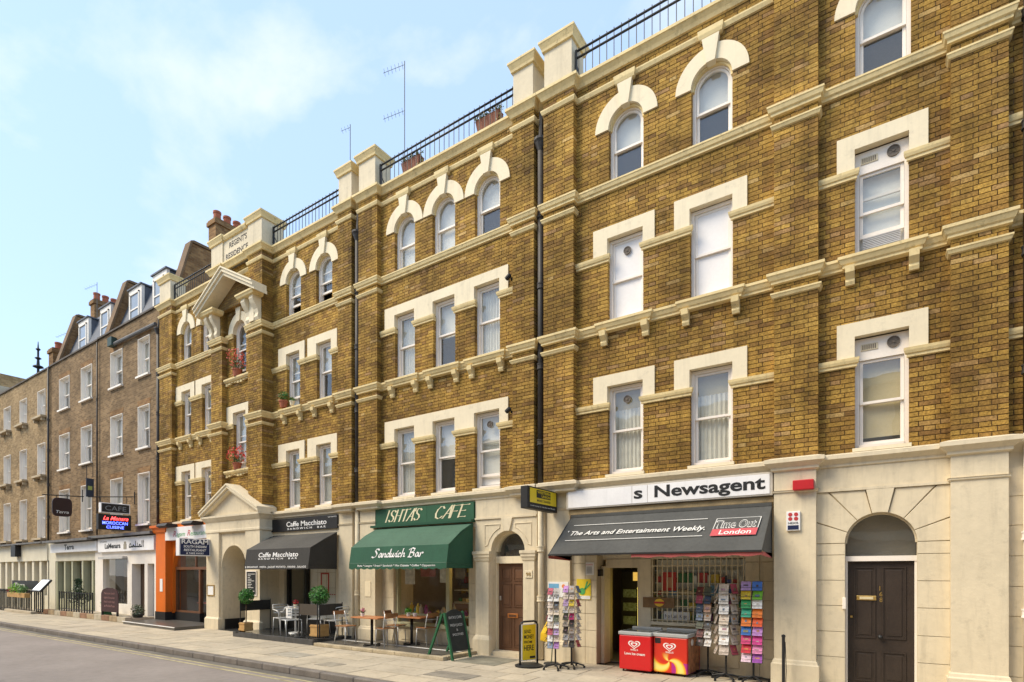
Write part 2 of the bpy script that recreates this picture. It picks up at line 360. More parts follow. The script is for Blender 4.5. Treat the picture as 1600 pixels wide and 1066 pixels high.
for wdt in (.55, .62, .55, .60, .58, .62):
    x = 5.0 - (row % 2) * .37
    while x > -62:
        w = random.choice((.62, .75, .75, .9))
        slabs.append((x - w, x, y, y + wdt)); x -= w
    y += wdt; row += 1
def proj(X, Y, Z):
    d = CAM_D + Y; dep = d * math.cos(THETA) - X * math.sin(THETA)
    if dep <= .2: return (9e9, 9e9, dep)
    return 800 + 872 * (X * math.cos(THETA) + d * math.sin(THETA)) / dep, 895 - (Z - CAM_H) * 872 / dep, dep
def inview(X, Y, Z, m=0):
    x, y, d = proj(X, Y, Z); return d > .2 and -m <= x <= 1600 + m and -m <= y <= 1066 + m
vis = [s for s in slabs if any(inview(X, Y, 0, 10) for X in (s[0], s[1]) for Y in (s[2], s[3]))]
vis.sort(key=lambda s: proj((s[0]+s[1])/2, (s[2]+s[3])/2, 0)[2])
near = set(vis[:290])
unit = MB().box(-.5, .5, -.5, .5, -1, 0).build('paving_slab', FLAG, pave).data
bpy.data.objects.remove(bpy.data.objects['paving_slab'])
unit2 = unit.copy(); unit2.materials.clear(); unit2.materials.append(FLAG2)
rest = MB()
for s in slabs:
    zt = random.uniform(-.002, .003)
    if s in near:
        o = link('paving_slab', random.choice((unit, unit, unit2)), None, pave)
        o.location = ((s[0]+s[1])/2, (s[2]+s[3])/2, zt); o.scale = (s[1]-s[0]-.016, s[3]-s[2]-.016, .06)
        o.rotation_euler = (random.uniform(-.002, .002), random.uniform(-.002, .002), 0)
    else: rest.box(s[0]+.005, s[1]-.005, s[2]+.005, s[3]-.005, -.06, zt)
o = rest.build('far_paving_slabs', FLAG, pave); o['kind'] = 'stuff'

# ---------------------------------------------------------------- the brick mansion block
block = root('mansion_block', (-10, 2, 0), 'long yellow brick mansion block with cream mouldings and shops at street level', 'building')
PIERS = [(.76, 1.38, .15), (-1.54, -.90, .15), (-5.95, -5.25, .15), (-6.73, -6.19, .15), (-11.66, -10.95, .15), (-12.50, -11.94, .15),
         (-16.47, -15.72, .37), (-18.64, -17.97, .37), (-22.72, -21.78, .15), (1.82, 2.40, .15), (6.10, 6.72, .15)]
BAYS = [
 dict(x=(-.90, .76), w=[(-.41, .28)], l=[(-.65, .51)], a=[-.05]),
 dict(x=(-5.25, -1.54), w=[(-4.57, -3.84), (-2.96, -2.22)], l=[(-4.87, -3.61), (-3.24, -1.98)], a=[-4.19, -2.58]),
 dict(x=(-10.95, -6.73), w=[(-10.45, -9.76), (-9.15, -8.46), (-7.88, -7.17)], l=[(-10.80, -6.93)], a=[-10.11, -8.82, -7.52]),
 dict(x=(-15.72, -12.50), w=[(-15.03, -14.38), (-13.60, -12.95)], l=[(-15.42, -14.14), (-14.00, -12.69)], a=[-14.70, -13.28]),
 dict(x=(-21.78, -18.64), w=[(-21.33, -20.70), (-19.92, -19.30)], l=[(-21.74, -20.42), (-20.33, -19.00)], a=[-21.03, -19.66]),
 dict(x=(2.40, 6.10), w=[(3.08, 3.81), (4.69, 5.42)], l=[(2.80, 4.04), (4.42, 5.66)], a=[3.45, 5.05]),
]
FLOORS = [dict(s=3.78, top=5.52, lt=5.74, lb=5.19), dict(s=6.80, top=8.43, lt=8.66, lb=8.11)]
AS, ASP, AR = 9.52, 10.57, .635      # arched windows: sill, springing, outer radius
AW = .355
WX0, WX1, WZ0, WZ1 = -22.86, 6.72, 3.60, 11.70
holes = []                            # (x0,x1,z0,z1) openings of the main wall
for bay in BAYS:
    for f in FLOORS:
        for w in bay['w']: holes.append((w[0], w[1], f['s'], f['top']))
    for a in bay['a']: holes.append((a - AW, a + AW, AS, ASP + AW))
ENT = (-17.97, -16.47)               # recessed wall of the entrance bay stands forward at y = -.2
holes_ent = [(-17.58, -16.86, 5.14, 7.02), (-17.58, -16.86, 8.12, 9.58 + .36)]
holes.append((-17.9, -16.54, 4.9, 10.3))

def wall_grid(mb, x0, x1, z0, z1, hs, y, depth, grow=.0):
    hs = [(a - grow, b + grow, c - grow, d + grow) for a, b, c, d in hs]
    xs = sorted({x0, x1, *[q for h in hs for q in h[:2]]}); zs = sorted({z0, z1, *[q for h in hs for q in h[2:]]})
    xs = [q for q in xs if x0 <= q <= x1]; zs = [q for q in zs if z0 <= q <= z1]
    for i in range(len(xs) - 1):
        for k in range(len(zs) - 1):
            cx, cz = (xs[i] + xs[i+1]) / 2, (zs[k] + zs[k+1]) / 2
            if any(h[0] < cx < h[1] and h[2] < cz < h[3] for h in hs): continue
            mb.face([(xs[i], y, zs[k]), (xs[i+1], y, zs[k]), (xs[i+1], y, zs[k+1]), (xs[i], y, zs[k+1])])
            mb.face([(xs[i], y+depth, zs[k]), (xs[i+1], y+depth, zs[k]), (xs[i+1], y+depth, zs[k+1]), (xs[i], y+depth, zs[k+1])])
    for a, b_, c, d in hs:
        mb.face([(a, y, c), (a, y+depth, c), (a, y+depth, d), (a, y, d)]); mb.face([(b_, y, c), (b_, y+depth, c), (b_, y+depth, d), (b_, y, d)])
        mb.face([(a, y, d), (b_, y, d), (b_, y+depth, d), (a, y+depth, d)]); mb.face([(a, y, c), (b_, y, c), (b_, y+depth, c), (a, y+depth, c)])
wm = MB()
wall_grid(wm, WX0, WX1, WZ0, WZ1, holes, .012, .30, .012)
wm.build('wall', MORTAR, block, fix=False)

for x0, x1, p in PIERS: MB().box(x0 + .012, x1 - .012, -p + .012, .011, 3.6, 11.7).build("pier", MORTAR, block)

em = MB(); wall_grid(em, ENT[0] - .01, ENT[1] + .01, 4.2, 11.7, holes_ent, -.188, .19, .012); em.build('entrance_wall', MORTAR, block, fix=False)

# brick by brick, Flemish bond
CO, ST, HD, JT = .0735, .248, .128, .0115
bricks = []                           # (x0,x1,z0,z1,yfront,depth)
def lay(x0, x1, z0, z1, yf, depth, blocks, discs=(), phase=0.):
    n = int(round((z1 - z0) / CO))
    for k in range(n):
        za = z0 + k * CO + JT / 2; zb = z0 + (k + 1) * CO - JT / 2; zc = (za + zb) / 2
        iv = [(x0, x1)]
        cut = [(a, b_) for a, b_, c, d in blocks if c < zc < d]
        for cx, cz, r in discs:
            if zc >= cz - .03 and zc < cz + r:
                h = math.sqrt(max(0, r*r - max(0, zc - cz)**2)); cut.append((cx - h, cx + h))
        for a, b_ in cut:
            nv = []
            for p, q in iv:
                if b_ <= p or a >= q: nv.append((p, q)); continue
                if a > p: nv.append((p, a))
                if b_ < q: nv.append((b_, q))
            iv = nv
        per = ST + HD + 2 * JT
        off = phase + (per / 2 if k % 2 else 0)
        for p, q in iv:
            t = math.floor((p - off) / per) * per + off
            run = []
            while t < q:
                for ln in (ST, HD):
                    a = max(t, p); b_ = min(t + ln, q)
                    if b_ > a: run.append([a, b_])
                    t += ln + JT
            if len(run) > 1 and run[0][1] - run[0][0] < .06: run[1][0] = run[0][0]; run.pop(0)
            if len(run) > 1 and run[-1][1] - run[-1][0] < .06: run[-2][1] = run[-1][1]; run.pop()
            if run: run[0][0] = p; run[-1][1] = q
            for a, b_ in run: bricks.append((a, b_, za, zb, yf + random.uniform(-.003, .003), depth))
blk = list(holes)
for bay in BAYS:
    for f in FLOORS:
        for l in bay['l']: blk.append((l[0] + .02, l[1] - .02, f['lb'] + .02, f['lt'] - .02))
for p in PIERS: blk.append((p[0] - .0, p[1] + .0, 3, 12))
blk.append((ENT[0] - .01, ENT[1] + .01, 3, 12))
dsc = [(a, ASP, AR - .03) for bay in BAYS for a in bay['a']]
lay(WX0, WX1, 3.72, 11.68, 0., .11, blk, dsc)
for x0, x1, p in PIERS: lay(x0, x1, 3.72, 11.68, -p, p + .02, [], phase=x0 + .05)
lay(ENT[0], ENT[1], 4.2, 11.68, -.2, .11, holes_ent + [(-17.95, -16.49, 6.66, 7.27)], [(-17.22, 9.58, .6)])
cand = [q for q in bricks if inview((q[0]+q[1])/2, q[4], q[2]) and q[1]-q[0] > .1 and not any(c < q[2] < d for c, d in ((6.5, 6.8), (9.3, 9.52)))]
cand.sort(key=lambda q: proj((q[0]+q[1])/2, q[4], 5)[2])
near = set(cand[:300])
ub = MB(); ub.box(-.5, .5, 0, 1, -.5, .5); uo = ub.build('brick', BRICK); umesh = uo.data; bpy.data.objects.remove(uo)
bv = []; bf = []; br = []
for q in bricks:
    x0, x1, z0, z1, yf, dp = q
    if q in near:
        o = link('brick', umesh, None, block); o.location = Vector(((x0+x1)/2, yf, (z0+z1)/2)) - ABS[block.name]; o.scale = (x1-x0, dp, z1-z0)
        o.rotation_euler = (random.uniform(-.01, .01), random.uniform(-.006, .006), 0)
        continue
    i = len(bv); y1 = yf + dp
    t = random.uniform(-.0015, .0015)
    bv += [(x0, yf, z0+t), (x1, yf, z0-t), (x1, yf, z1-t), (x0, yf, z1+t), (x0, y1, z0), (x1, y1, z0), (x1, y1, z1), (x0, y1, z1)]
    bf += [(i, i+1, i+2, i+3), (i+1, i+5, i+6, i+2), (i+4, i, i+3, i+7), (i+3, i+2, i+6, i+7), (i+4, i+5, i+1, i)]
    br += [random.random()] * 5
me = bpy.data.meshes.new('brickwork'); me.from_pydata(bv, [], bf)
at = me.attributes.new('rnd', 'FLOAT', 'FACE'); at.data.foreach_set('value', br)
o = link('brickwork', me, BRICK, block); o['kind'] = 'stuff'

# shell behind the front: floors, rear wall, roof, ends
sh = MB()
sh.box(WX0, WX1, 4.8, 5.0, 0, 11.6); sh.box(WX0, WX0 + .25, .32, 4.8, 0, 11.6); sh.box(WX1 - .25, WX1, .32, 4.8, 0, 11.6)
for z in (3.42, 6.45, 9.2): sh.box(WX0 + .25, WX1 - .25, .72 if z < 4 else .32, 4.8, z, z + .14)
sh.box(WX0, WX1, .30, 5, 11.5, 11.66)
for x in (-1.2, -6.1, -11.9, -16.0, -18.3): sh.box(x - .06, x + .06, .33, 4.8, 3.6, 11.5)
sh.build('shell', ROOM, block)

# windows -----------------------------------------------------------------
CURTAIN = M('net_curtain', (.80, .77, .68), .9, .12, 6)
BLIND = M('roller_blind', (.86, .83, .76), .85, .06, 3)
BEIGE = M('beige_blind', (.66, .55, .33), .85, .08, 3)
BOARD = M('white_board', (.86, .83, .80), .85, .05, 1.5)
VENT = M('vent_plastic', (.16, .13, .10), .6, .2, 20)
def window(parent, x0, x1, z0, z1, yf=.10, arch=False, content='net', open_=0., lite=None, glass=GLASS, fw=.055, sashw=.045, name='window', white=WHITE, mid=.5, glazing=0):
    """box sash window: frame is the part; sashes, panes, blinds are its sub-parts. arch: z1 is the springing"""
    f = MB(); yb = yf + .13; r = (x1 - x0) / 2; cx = (x0 + x1) / 2
    f.box(x0, x0+fw, yf, yb, z0, z1); f.box(x1-fw, x1, yf, yb, z0, z1); f.box(x0+fw, x1-fw, yf-.02, yb, z0, z0+.06)
    if arch: f.ring(cx, z1, r-fw, r+.02, yf, yb, n=24)
    else: f.box(x0+fw, x1-fw, yf, yb, z1-fw, z1)
    win = f.build(name, white, parent)
    a, b_ = x0 + fw + .004, x1 - fw - .004; zt = (z1 + r - fw) if arch else z1 - fw - .004
    zb_ = z0 + .062; zm = zb_ + (zt - zb_) * mid
    s = sashw
    def sash(za, zc, y, top_arch=False, lift=0.):
        m = MB(); za += lift; zc += lift
        zc2 = z1 if top_arch else zc
        m.box(a, a+s, y, y+.035, za, zc2); m.box(b_-s, b_, y, y+.035, za, zc2); m.box(a+s, b_-s, y, y+.035, za, za+s*(1.3 if not top_arch and za < zm - .1 else .9))
        if top_arch: m.ring(cx, z1, r-fw-s, r-fw-.004, y, y+.035, n=20)
        else: m.box(a+s, b_-s, y, y+.035, zc-s*.9, zc)
        for g in range(glazing): gx = a + (b_-a) * (g+1) / (glazing+1); m.box(gx-.012, gx+.012, y+.002, y+.033, za+s, zc2-s*.9 if not top_arch else z1+r*.7)
        m.build('sash', white, win)
        p = MB()
        if content != 'board':
            if top_arch:
                n = 20; pts = [(a+s*.5, za+s*.4)] + [(b_-s*.5, za+s*.4)] + [(cx + (r-fw-s*.5)*math.cos(math.pi*j/n), z1 + (r-fw-s*.5)*math.sin(math.pi*j/n)) for j in range(n+1)]
                p.face([(x, y+.017, z) for x, z in pts])
            else: p.face([(a+s*.5, y+.017, za+s*.4), (b_-s*.5, y+.017, za+s*.4), (b_-s*.5, y+.017, zc-s*.4), (a+s*.5, y+.017, zc-s*.4)])
            p.build('pane', glass, win, fix=False)
        else:
            p.box(a+s-.005, b_-s+.005, y+.012, y+.024, za+s*.5, zc-s*.5); p.build('board', BOARD, win)
    sash(zm - .02, zt, yf + .03, arch); sash(zb_, zm + .02, yf + .068, False, open_)
    yc = yb + .022; zo = zt + (0 if not arch else .02)
    def sheet(za, zb2, mat, nm, waves=0, xa=None, xb=None):
        m = MB(); n = 40 if waves else 1; xa = x0 if xa is None else xa; xb = x1 if xb is None else xb
        for i in range(n):
            u0, u1 = i / n, (i + 1) / n
            y0 = yc + .018 * math.sin(u0 * waves * 6.283); y1 = yc + .018 * math.sin(u1 * waves * 6.283)
            m.face([(xa+(xb-xa)*u0, y0, za), (xa+(xb-xa)*u1, y1, za), (xa+(xb-xa)*u1, y1, zb2), (xa+(xb-xa)*u0, y0, zb2)])
        m.build(nm, mat, win, fix=False, smooth=bool(waves))
    H = zo - z0
    if content == 'net': sheet(z0, zo, CURTAIN, 'curtain', 9)
    elif content == 'netblind': sheet(z0, z0 + H*.78, CURTAIN, 'curtain', 9); yc += .03; sheet(z0 + H*.72, zo, BEIGE, 'blind')
    elif content == 'half': sheet(z0 + H*.5, zo, BLIND, 'blind')
    elif content == 'full': sheet(z0 + H*.06, zo, BLIND, 'blind')
    elif content == 'beige': sheet(z0 + H*.14, zo, BEIGE, 'blind')
    elif content == 'side': sheet(z0, zo, CURTAIN, 'curtain', 4, x0, x0 + (x1-x0)*.4); sheet(z0, zo, CURTAIN, 'curtain', 3, x1 - (x1-x0)*.25, x1)
    return win
def vent_disc(win, cx, cz, y, r=.075):
    m = MB(); m.ring(cx, cz, r*.85, r, y-.015, y+.01, 0, 2*math.pi, 20)
    for k in range(6): a = k * math.pi / 3; m.box(cx-.006, cx+.006, y-.008, y, cz, cz+r*.9); m.rot(a, (cx, 0, cz), 'Y', start=len(m.v)-8)
    m.disc(cx, cz, r*.86, y-.003, y+.006); m.disc(cx, cz, r*.22, y-.016, y-.002)
    m.build('vent', VENT, win)

def lintel(parent, xa, xb, lb, lt, wins, top, y0=-.028, y1=.10):
    """painted flat surround with dropped legs between the openings"""
    pts = [(xa, lb)]
    for a, b_ in wins: pts += [(a, lb), (a, top), (b_, top), (b_, lb)]
    pts += [(xb, lb), (xb, lt), (xa, lt)]
    m = MB()
    m.box(xa, xb, y0, y1, top, lt)
    edges = [xa] + [q for w in wins for q in w] + [xb]
    for k in range(0, len(edges), 2): m.box(edges[k], edges[k+1], y0, y1, lb, top)
    return m.build('window_surround', STUCCO2, parent)

CONT = {(0, 0, 0): 'beige', (0, 1, 0): 'full', (1, 0, 0): 'netblind', (1, 0, 1): 'netblind', (1, 1, 0): 'board', (1, 1, 1): 'board',
        (2, 0, 0): 'net', (2, 0, 1): 'half', (2, 0, 2): 'full', (2, 1, 0): 'net', (2, 1, 1): 'half', (2, 1, 2): 'net',
        (3, 0, 0): 'net', (3, 0, 1): 'net', (3, 1, 0): 'side', (3, 1, 1): 'half', (4, 0, 0): 'net', (4, 0, 1): 'full', (4, 1, 0): 'half', (4, 1, 1): 'net'}
IMP = [(0, 0), (.035, .01), (.035, .05), (.055, .06), (.07, .10), (.075, .14), (0, .14)]
S2 = [(0, 0), (.045, .015), (.045, .05), (.07, .07), (.10, .13), (.115, .14), (.115, .185), (.02, .20), (0, .20)]
S3 = [(0, 0), (.05, .01), (.05, .05), (.08, .07), (.10, .13), (.11, .135), (.11, .165), (.02, .175), (0, .175)]
LOW = [(0, 0), (.03, .012), (.05, .055), (.058, .06), (.058, .085), (0, .095)]
def shift(prof, z): return [(d, z + q) for d, q in prof]
for bi, bay in enumerate(BAYS):
    X0, X1 = bay['x']
    for fi, f in enumerate(FLOORS):
        for wi, w in enumerate(bay['w']):
            op = {(2, 0, 2): .22, (3, 1, 0): .25}.get((bi, fi, wi), 0.)
            ct = CONT.get((bi, fi, wi), 'net')
            if bi == 0:     # narrow window with a panel and fan over the sashes
                zt = f['top'] - .30
                win = window(block, w[0], w[1], f['s'], zt, .10, False, ct, open_=(.24 if fi else 0))
                m = MB(); m.box(w[0], w[1], .10, .20, zt, f['top'] - .02); m.build('vent_panel', WHITE, win)
                vent_disc(win, w[1] - .19, zt + .15, .095, .085)
                m = MB(); m.box(w[0]+.08, w[0]+.30, .088, .1, zt+.09, zt+.19); m.build('grille', M('grille_cream', (.6, .52, .36), .6), win)
                for k in range(7): MB().box(w[0]+.098+k*.027, w[0]+.113+k*.027, .084, .09, zt+.105, zt+.175).build('slot', VENT, win)
                if fi:
                    m = MB()
                    for k in range(9): m.box(w[0]+.1, w[1]-.1, .17, .2, f['s']+.08+k*.026, f['s']+.092+k*.026)
                    m.build('louvre', M('louvre_grey', (.55, .55, .55), .5), win)
            else:
                win = window(block, w[0], w[1], f['s'], f['top'] - .01, .10, False, ct, open_=op)
                if (bi, fi, wi) in ((1, 0, 0), (1, 1, 0), (2, 0, 2)): vent_disc(win, (w[0]+w[1])/2, f['top'] - .28, .115)
            m = MB(); m.box(w[0]-.03, w[1]+.03, -.05, .16, f['s']-.055, f['s']); m.build('sill', STUCCO2, win)
        for l in bay['l']:
            ws = [w for w in bay['w'] if l[0] < w[0] < l[1]]
            lintel(block, l[0], l[1], f['lb'], f['lt'], ws, f['top'])
        # impost mouldings between openings
        ed = [X0] + [q for w in bay['w'] for q in w] + [X1]
        if bi == 2: ed[-1] = -6.76
        for k in range(0, len(ed), 2):
            a, b_ = ed[k], ed[k+1]
            m = MB(); m.band(a + (0 if k == 0 else 0), b_, 0 if False else .0001, shift(IMP, f['lb'] - .14), 0., la=(k > 0), ra=(k + 2 < len(ed)))
            # the moulding turns into the reveal
            if k > 0: m.box(a - .012, a + .02, -.03, .09, f['lb'] - .12, f['lb'] - .02)
            if k + 2 < len(ed): m.box(b_ - .02, b_ + .012, -.03, .09, f['lb'] - .12, f['lb'] - .02)
            m.build('impost_moulding', MOULD, block)
    # string courses
    m = MB(); m.band(X0, X1, 0, shift(S2, 6.57)); m.build('string_course', MOULD, block)
    m = MB(); m.band(X0, X1, 0, shift(S3, 9.335)); m.build('string_course', MOULD, block)
    for w in bay['w']:
        m = MB(); m.band(w[0] - .12, w[1] + .12, .05, shift(S2, 6.575)); m.build('sill_moulding', MOULD, block)
        for x in (w[0] - .06, w[1] + .06):
            m = MB(); m.prism_x([(0, 6.33), (-.05, 6.33), (-.07, 6.38), (-.06, 6.42), (-.10, 6.46), (-.14, 6.50), (-.15, 6.60), (0, 6.60)], x - .062, x + .062); m.build('bracket', MOULD, block)
    # arched windows
    for ai, a in enumerate(bay['a']):
        ct = 'half'
        if bi == 2: ct = ('full', 'full', 'half')[ai]
        if bi == 3: ct = 'half'
        window(block, a - AW, a + AW, AS, ASP, .10, True, ct, open_=.3 if (bi == 3) else 0, mid=.46)
        m = MB(); m.ring(a, ASP, AW, AR, -.03, .10, n=28); m.build('arch_surround', STUCCO2, block)
        m = MB(); m.ring(a, ASP, AW - .035, AW, .04, .12, n=24); m.build('arch_reveal', MOULD, block)
        m = MB(); kz = ASP + AW - .04; m.prism_y([(a-.075, kz), (a+.075, kz), (a+.15, 11.33), (a-.15, 11.33)], -.075, .05); m.build('keystone', STUCCO2, block)
        m = MB(); m.band(a - .17, a + .17, .05, [(0, 11.32), (.03, 11.34), (.05, 11.40), (.055, 11.48), (0, 11.485)]); m.build('keystone_cap', MOULD, block)
    # top mouldings and coping
    m = MB(); m.band(X0, X1, 0, [(0, 11.38), (.03, 11.39), (.055, 11.45), (.055, 11.475), (0, 11.48)]); m.build('upper_moulding', MOULD, block)
    m = MB(); m.band(X0, X1, 0, [(0, 11.66), (.04, 11.67), (.07, 11.73), (.12, 11.79), (.14, 11.80), (.14, 11.855), (0, 11.875), (-.35, 11.876)]); m.build('coping', MOULD, block)
    m = MB(); m.band(X0, X1, 0, [(0, 3.50), (.05, 3.52), (.05, 3.56), (.13, 3.62), (.15, 3.63), (.15, 3.69), (.03, 3.725), (0, 3.73)]); m.build('shop_cornice', STUCCO, block)
for bx0, bx1 in ((1.38, 1.82), (-6.19, -5.95), (-11.94, -11.66)):
    for pr in (shift(S2, 6.57), shift(S3, 9.335), [(0, 11.38), (.055, 11.45), (.055, 11.475), (0, 11.48)], [(0, 11.66), (.07, 11.73), (.14, 11.80), (.14, 11.855), (0, 11.875), (-.35, 11.876)], [(0, 3.50), (.05, 3.56), (.13, 3.62), (.15, 3.69), (0, 3.73)]):
        m = MB(); m.band(bx0, bx1, 0, pr); m.build('string_course', MOULD if pr[0][1] > 4 else STUCCO, block)
    if bx0 > 0:
        m = MB(); m.band(bx0, bx1, 0, shift(IMP, 5.05)); m.band(bx0, bx1, 0, shift(IMP, 7.97)); m.build('impost_moulding', MOULD, block)
for x0, x1, p in PIERS:
    for z in (6.57, 9.335):
        m = MB(); m.band(x0, x1, p, shift(S2 if z < 7 else S3, z)); m.build('pier_capital', MOULD, block)
        m = MB(); m.band(x0, x1, p, shift(LOW, z - .215)); m.build('pier_band', MOULD, block)
    m = MB(); m.band(x0, x1, p, [(0, 11.38), (.03, 11.39), (.055, 11.45), (.055, 11.475), (0, 11.48)]); m.build('upper_moulding', MOULD, block)
    m = MB(); m.band(x0, x1, p, [(0, 11.66), (.04, 11.67), (.07, 11.73), (.12, 11.79), (.14, 11.80), (.14, 11.855), (0, 11.875)]); m.build('pier_coping', MOULD, block)
# entrance bay
for i, h in enumerate(holes_ent):
    arch = i == 1
    window(block, h[0], h[1], h[2], (9.58 if arch else h[3]) - (0 if arch else .01), -.10, arch, 'net' if not arch else 'dark', open_=.2, mid=.5)
    m = MB(); m.prism_x([(-.2, h[2]-.12), (-.30, h[2]-.10), (-.34, h[2]-.05), (-.34, h[2]), (-.08, h[2]), (-.08, h[2]-.1)], -17.95, -16.49); m.build('entrance_sill', MOULD, block)
    m = MB()
    for k in range(9):
        u = -.66 + k * .165; hh = .05 + .03 * math.cos(k * 1.4) ; m.box(-17.22+u-.06, -17.22+u+.06, -.27, -.19, h[2]-.12-hh, h[2]-.115)
    m.build('sill_apron', MOULD, block)
lintel(block, -17.95, -16.49, 6.66, 7.25, [holes_ent[0][:2]], 7.02, -.228, -.1)
for x0, x1 in ((-17.97, -17.58), (-16.86, -16.47)):
    m = MB(); m.band(x0, x1, .0001, shift(IMP, 6.52), -.2, la=False, ra=False); m.build('impost_moulding', MOULD, block)
    m = MB(); m.band(x0, x1, .0001, shift(IMP, 9.44), -.2, la=False, ra=False); m.build('impost_moulding', MOULD, block)
m = MB(); m.ring(-17.22, 9.58, .36, .625, -.23, -.1, n=28); m.build('arch_surround', STUCCO2, block)
m = MB(); m.prism_y([(-17.295, 9.9), (-17.145, 9.9), (-17.07, 10.42), (-17.37, 10.42)], -.27, -.15); m.build('keystone', STUCCO2, block)
m = MB(); m.band(-17.38, -17.06, .07, [(0, 10.42), (.04, 10.46), (.05, 10.52), (0, 10.525)], -.2); m.build('keystone_cap', MOULD, block)
# gabled hood on paired consoles
for xa in (-18.56, -18.24, -16.40, -15.96):
    m = MB(); m.prism_x([(-.36, 9.52), (-.46, 9.52), (-.50, 9.60), (-.47, 9.72), (-.50, 9.84), (-.60, 9.98), (-.66, 10.10), (-.64, 10.20), (-.36, 10.20)], xa, xa + (.20 if xa > -17 else .16)); m.build('console', STUCCO2, block)
m = MB(); m.box(-16.2, -15.96, -.5, -.36, 9.52, 10.2); m.build('console_block', STUCCO2, block)
for x0, x1 in ((-18.66, -17.93), (-16.47, -15.70)):
    m = MB(); m.band(x0, x1, .30, [(0, 10.20), (.05, 10.21), (.08, 10.27), (.10, 10.28), (.10, 10.33), (0, 10.34)], -.37); m.build('console_cap', MOULD, block)
gx, gl, gr_, gz0, gz1 = -17.12, -18.80, -15.44, 10.30, 11.20
for (xa, za, xb, zb) in ((gl, gz0, gx, gz1), (gr_, gz0, gx, gz1)):
    m = MB()
    for y0, y1, t0, t1 in ((-.86, -.40, 0, .10), (-.90, -.40, .10, .15), (-.80, -.38, -.10, 0)):
        pts = [(xa, za + t0), (xb, zb + t0), (xb, zb + t1), (xa, za + t1)]
        m.prism_y(pts, y0, y1)
    m.build('gable_hood', MOULD if False else STUCCO2, block)
m = MB(); m.prism_y([(gl+.35, 10.345), (gr_-.35, 10.345), (gx, 11.12)], -.375, -.205)
gbk = m.build('gable_infill', far_brick('gable_brick', (.26, .155, .055), (.38, .24, .075), (.14, .105, .065), .26, .0735), block)
# Regent's panel and pedestals on the roof edge
def pedestal(x0, x1, y0, y1, z0, z1, capz=.22):
    m = MB(); m.box(x0, x1, y0, y1, z0, z1 - capz); m.build('pedestal', STUCCO, block)
    m = MB()
    pr = [(0, z1-capz), (.04, z1-capz+.01), (.05, z1-capz+.06), (.09, z1-.07), (.10, z1-.06), (.10, z1-.015), (.02, z1)]
    rows = [[(x0-d, y0-d, z), (x1+d, y0-d, z), (x1+d, y1+d, z), (x0-d, y1+d, z)] for d, z in pr]
    m.loft(rows); m.build('pedestal_cap', MOULD, block)
pedestal(-5.93, -5.29, -.15, .38, 11.87, 12.90); pedestal(-6.71, -6.21, -.15, .38, 11.87, 12.86)
pedestal(-11.64, -11.02, -.15, .38, 11.87, 12.90); pedestal(-12.46, -11.94, -.15, .38, 11.87, 12.86)
pedestal(-22.70, -21.88, -.15, .38, 11.87, 12.85); pedestal(-16.47, -15.74, -.37, .38, 11.87, 12.86); pedestal(-18.62, -17.94, -.37, .38, 11.87, 12.82)
m = MB(); m.box(-17.94, -16.47, -.33, .3, 11.87, 12.70); m.build('name_panel', STUCCO, block)
m = MB(); m.prism_x([(-.33, 12.60), (-.38, 12.62), (-.42, 12.70), (-.42, 12.75), (.3, 12.77), (.3, 12.60)], -17.84, -16.57); m.build('panel_cap', MOULD, block)
m = MB(); m.band(ENT[0], ENT[1], 0, [(0, 11.66), (.04, 11.67), (.07, 11.73), (.12, 11.79), (.14, 11.80), (.14, 11.855), (0, 11.875)], -.33); m.band(ENT[0], ENT[1], 0, [(0, 11.38), (.055, 11.45), (.055, 11.475), (0, 11.48)], -.2); m.build('panel_base', MOULD, block)
LETTER = M('dark_letter', (.06, .05, .04), .7)
text("REGENT'S", LETTER, block, (-17.60, -.33, 12.32), UX, UZ, 1.0, .18, bold=.02)
text("RESIDENCE", LETTER, block, (-17.80, -.33, 11.99), UX, UZ, 1.26, .18, bold=.02)
# roof railings
def railing(x0, x1, label, y=-.02):
    r = root('roof_railing', ((x0+x1)/2, y, 11.87), label, 'railing', 'black iron railings along the roof edge')
    m = MB(); m.tube([(x0, y, 12.47), (x1, y, 12.47)], .022, 8); m.build('top_rail', IRON, r, smooth=True)
    m = MB(); m.tube([(x0, y, 12.33), (x1, y, 12.33)], .022, 8); m.build('lower_rail', IRON, r, smooth=True)
    n = int((x1 - x0) / .155)
    ubar = MB().box(-.0065, .0065, -.0065, .0065, 0, .66).build('bar', IRON, r); me = ubar.data; bpy.data.objects.remove(ubar)
    for k in range(n + 1):
        o = link('bar', me, None, r); x = x0 + (x1 - x0) * (k + .5) / (n + 1); o.location = Vector((x, y, 11.87)) - ABS[r.name]
    for x in (x0 + .02, x1 - .02):
        m = MB(); m.box(x-.02, x+.02, y-.02, y+.02, 11.87, 12.5); m.tube([(x, y, 12.25), (x, y+.3, 11.87)], .012, 6); m.build('standard', IRON, r)
railing(-5.27, 6.7, 'black iron roof railing running out of the top right of the picture')
railing(-10.98, -6.74, 'black iron roof railing carrying two flower troughs')
railing(-15.70, -12.48, 'black iron roof railing right of the inscribed roof panel')
railing(-21.85, -18.66, 'black iron roof railing between the left end pedestal and the inscribed panel')
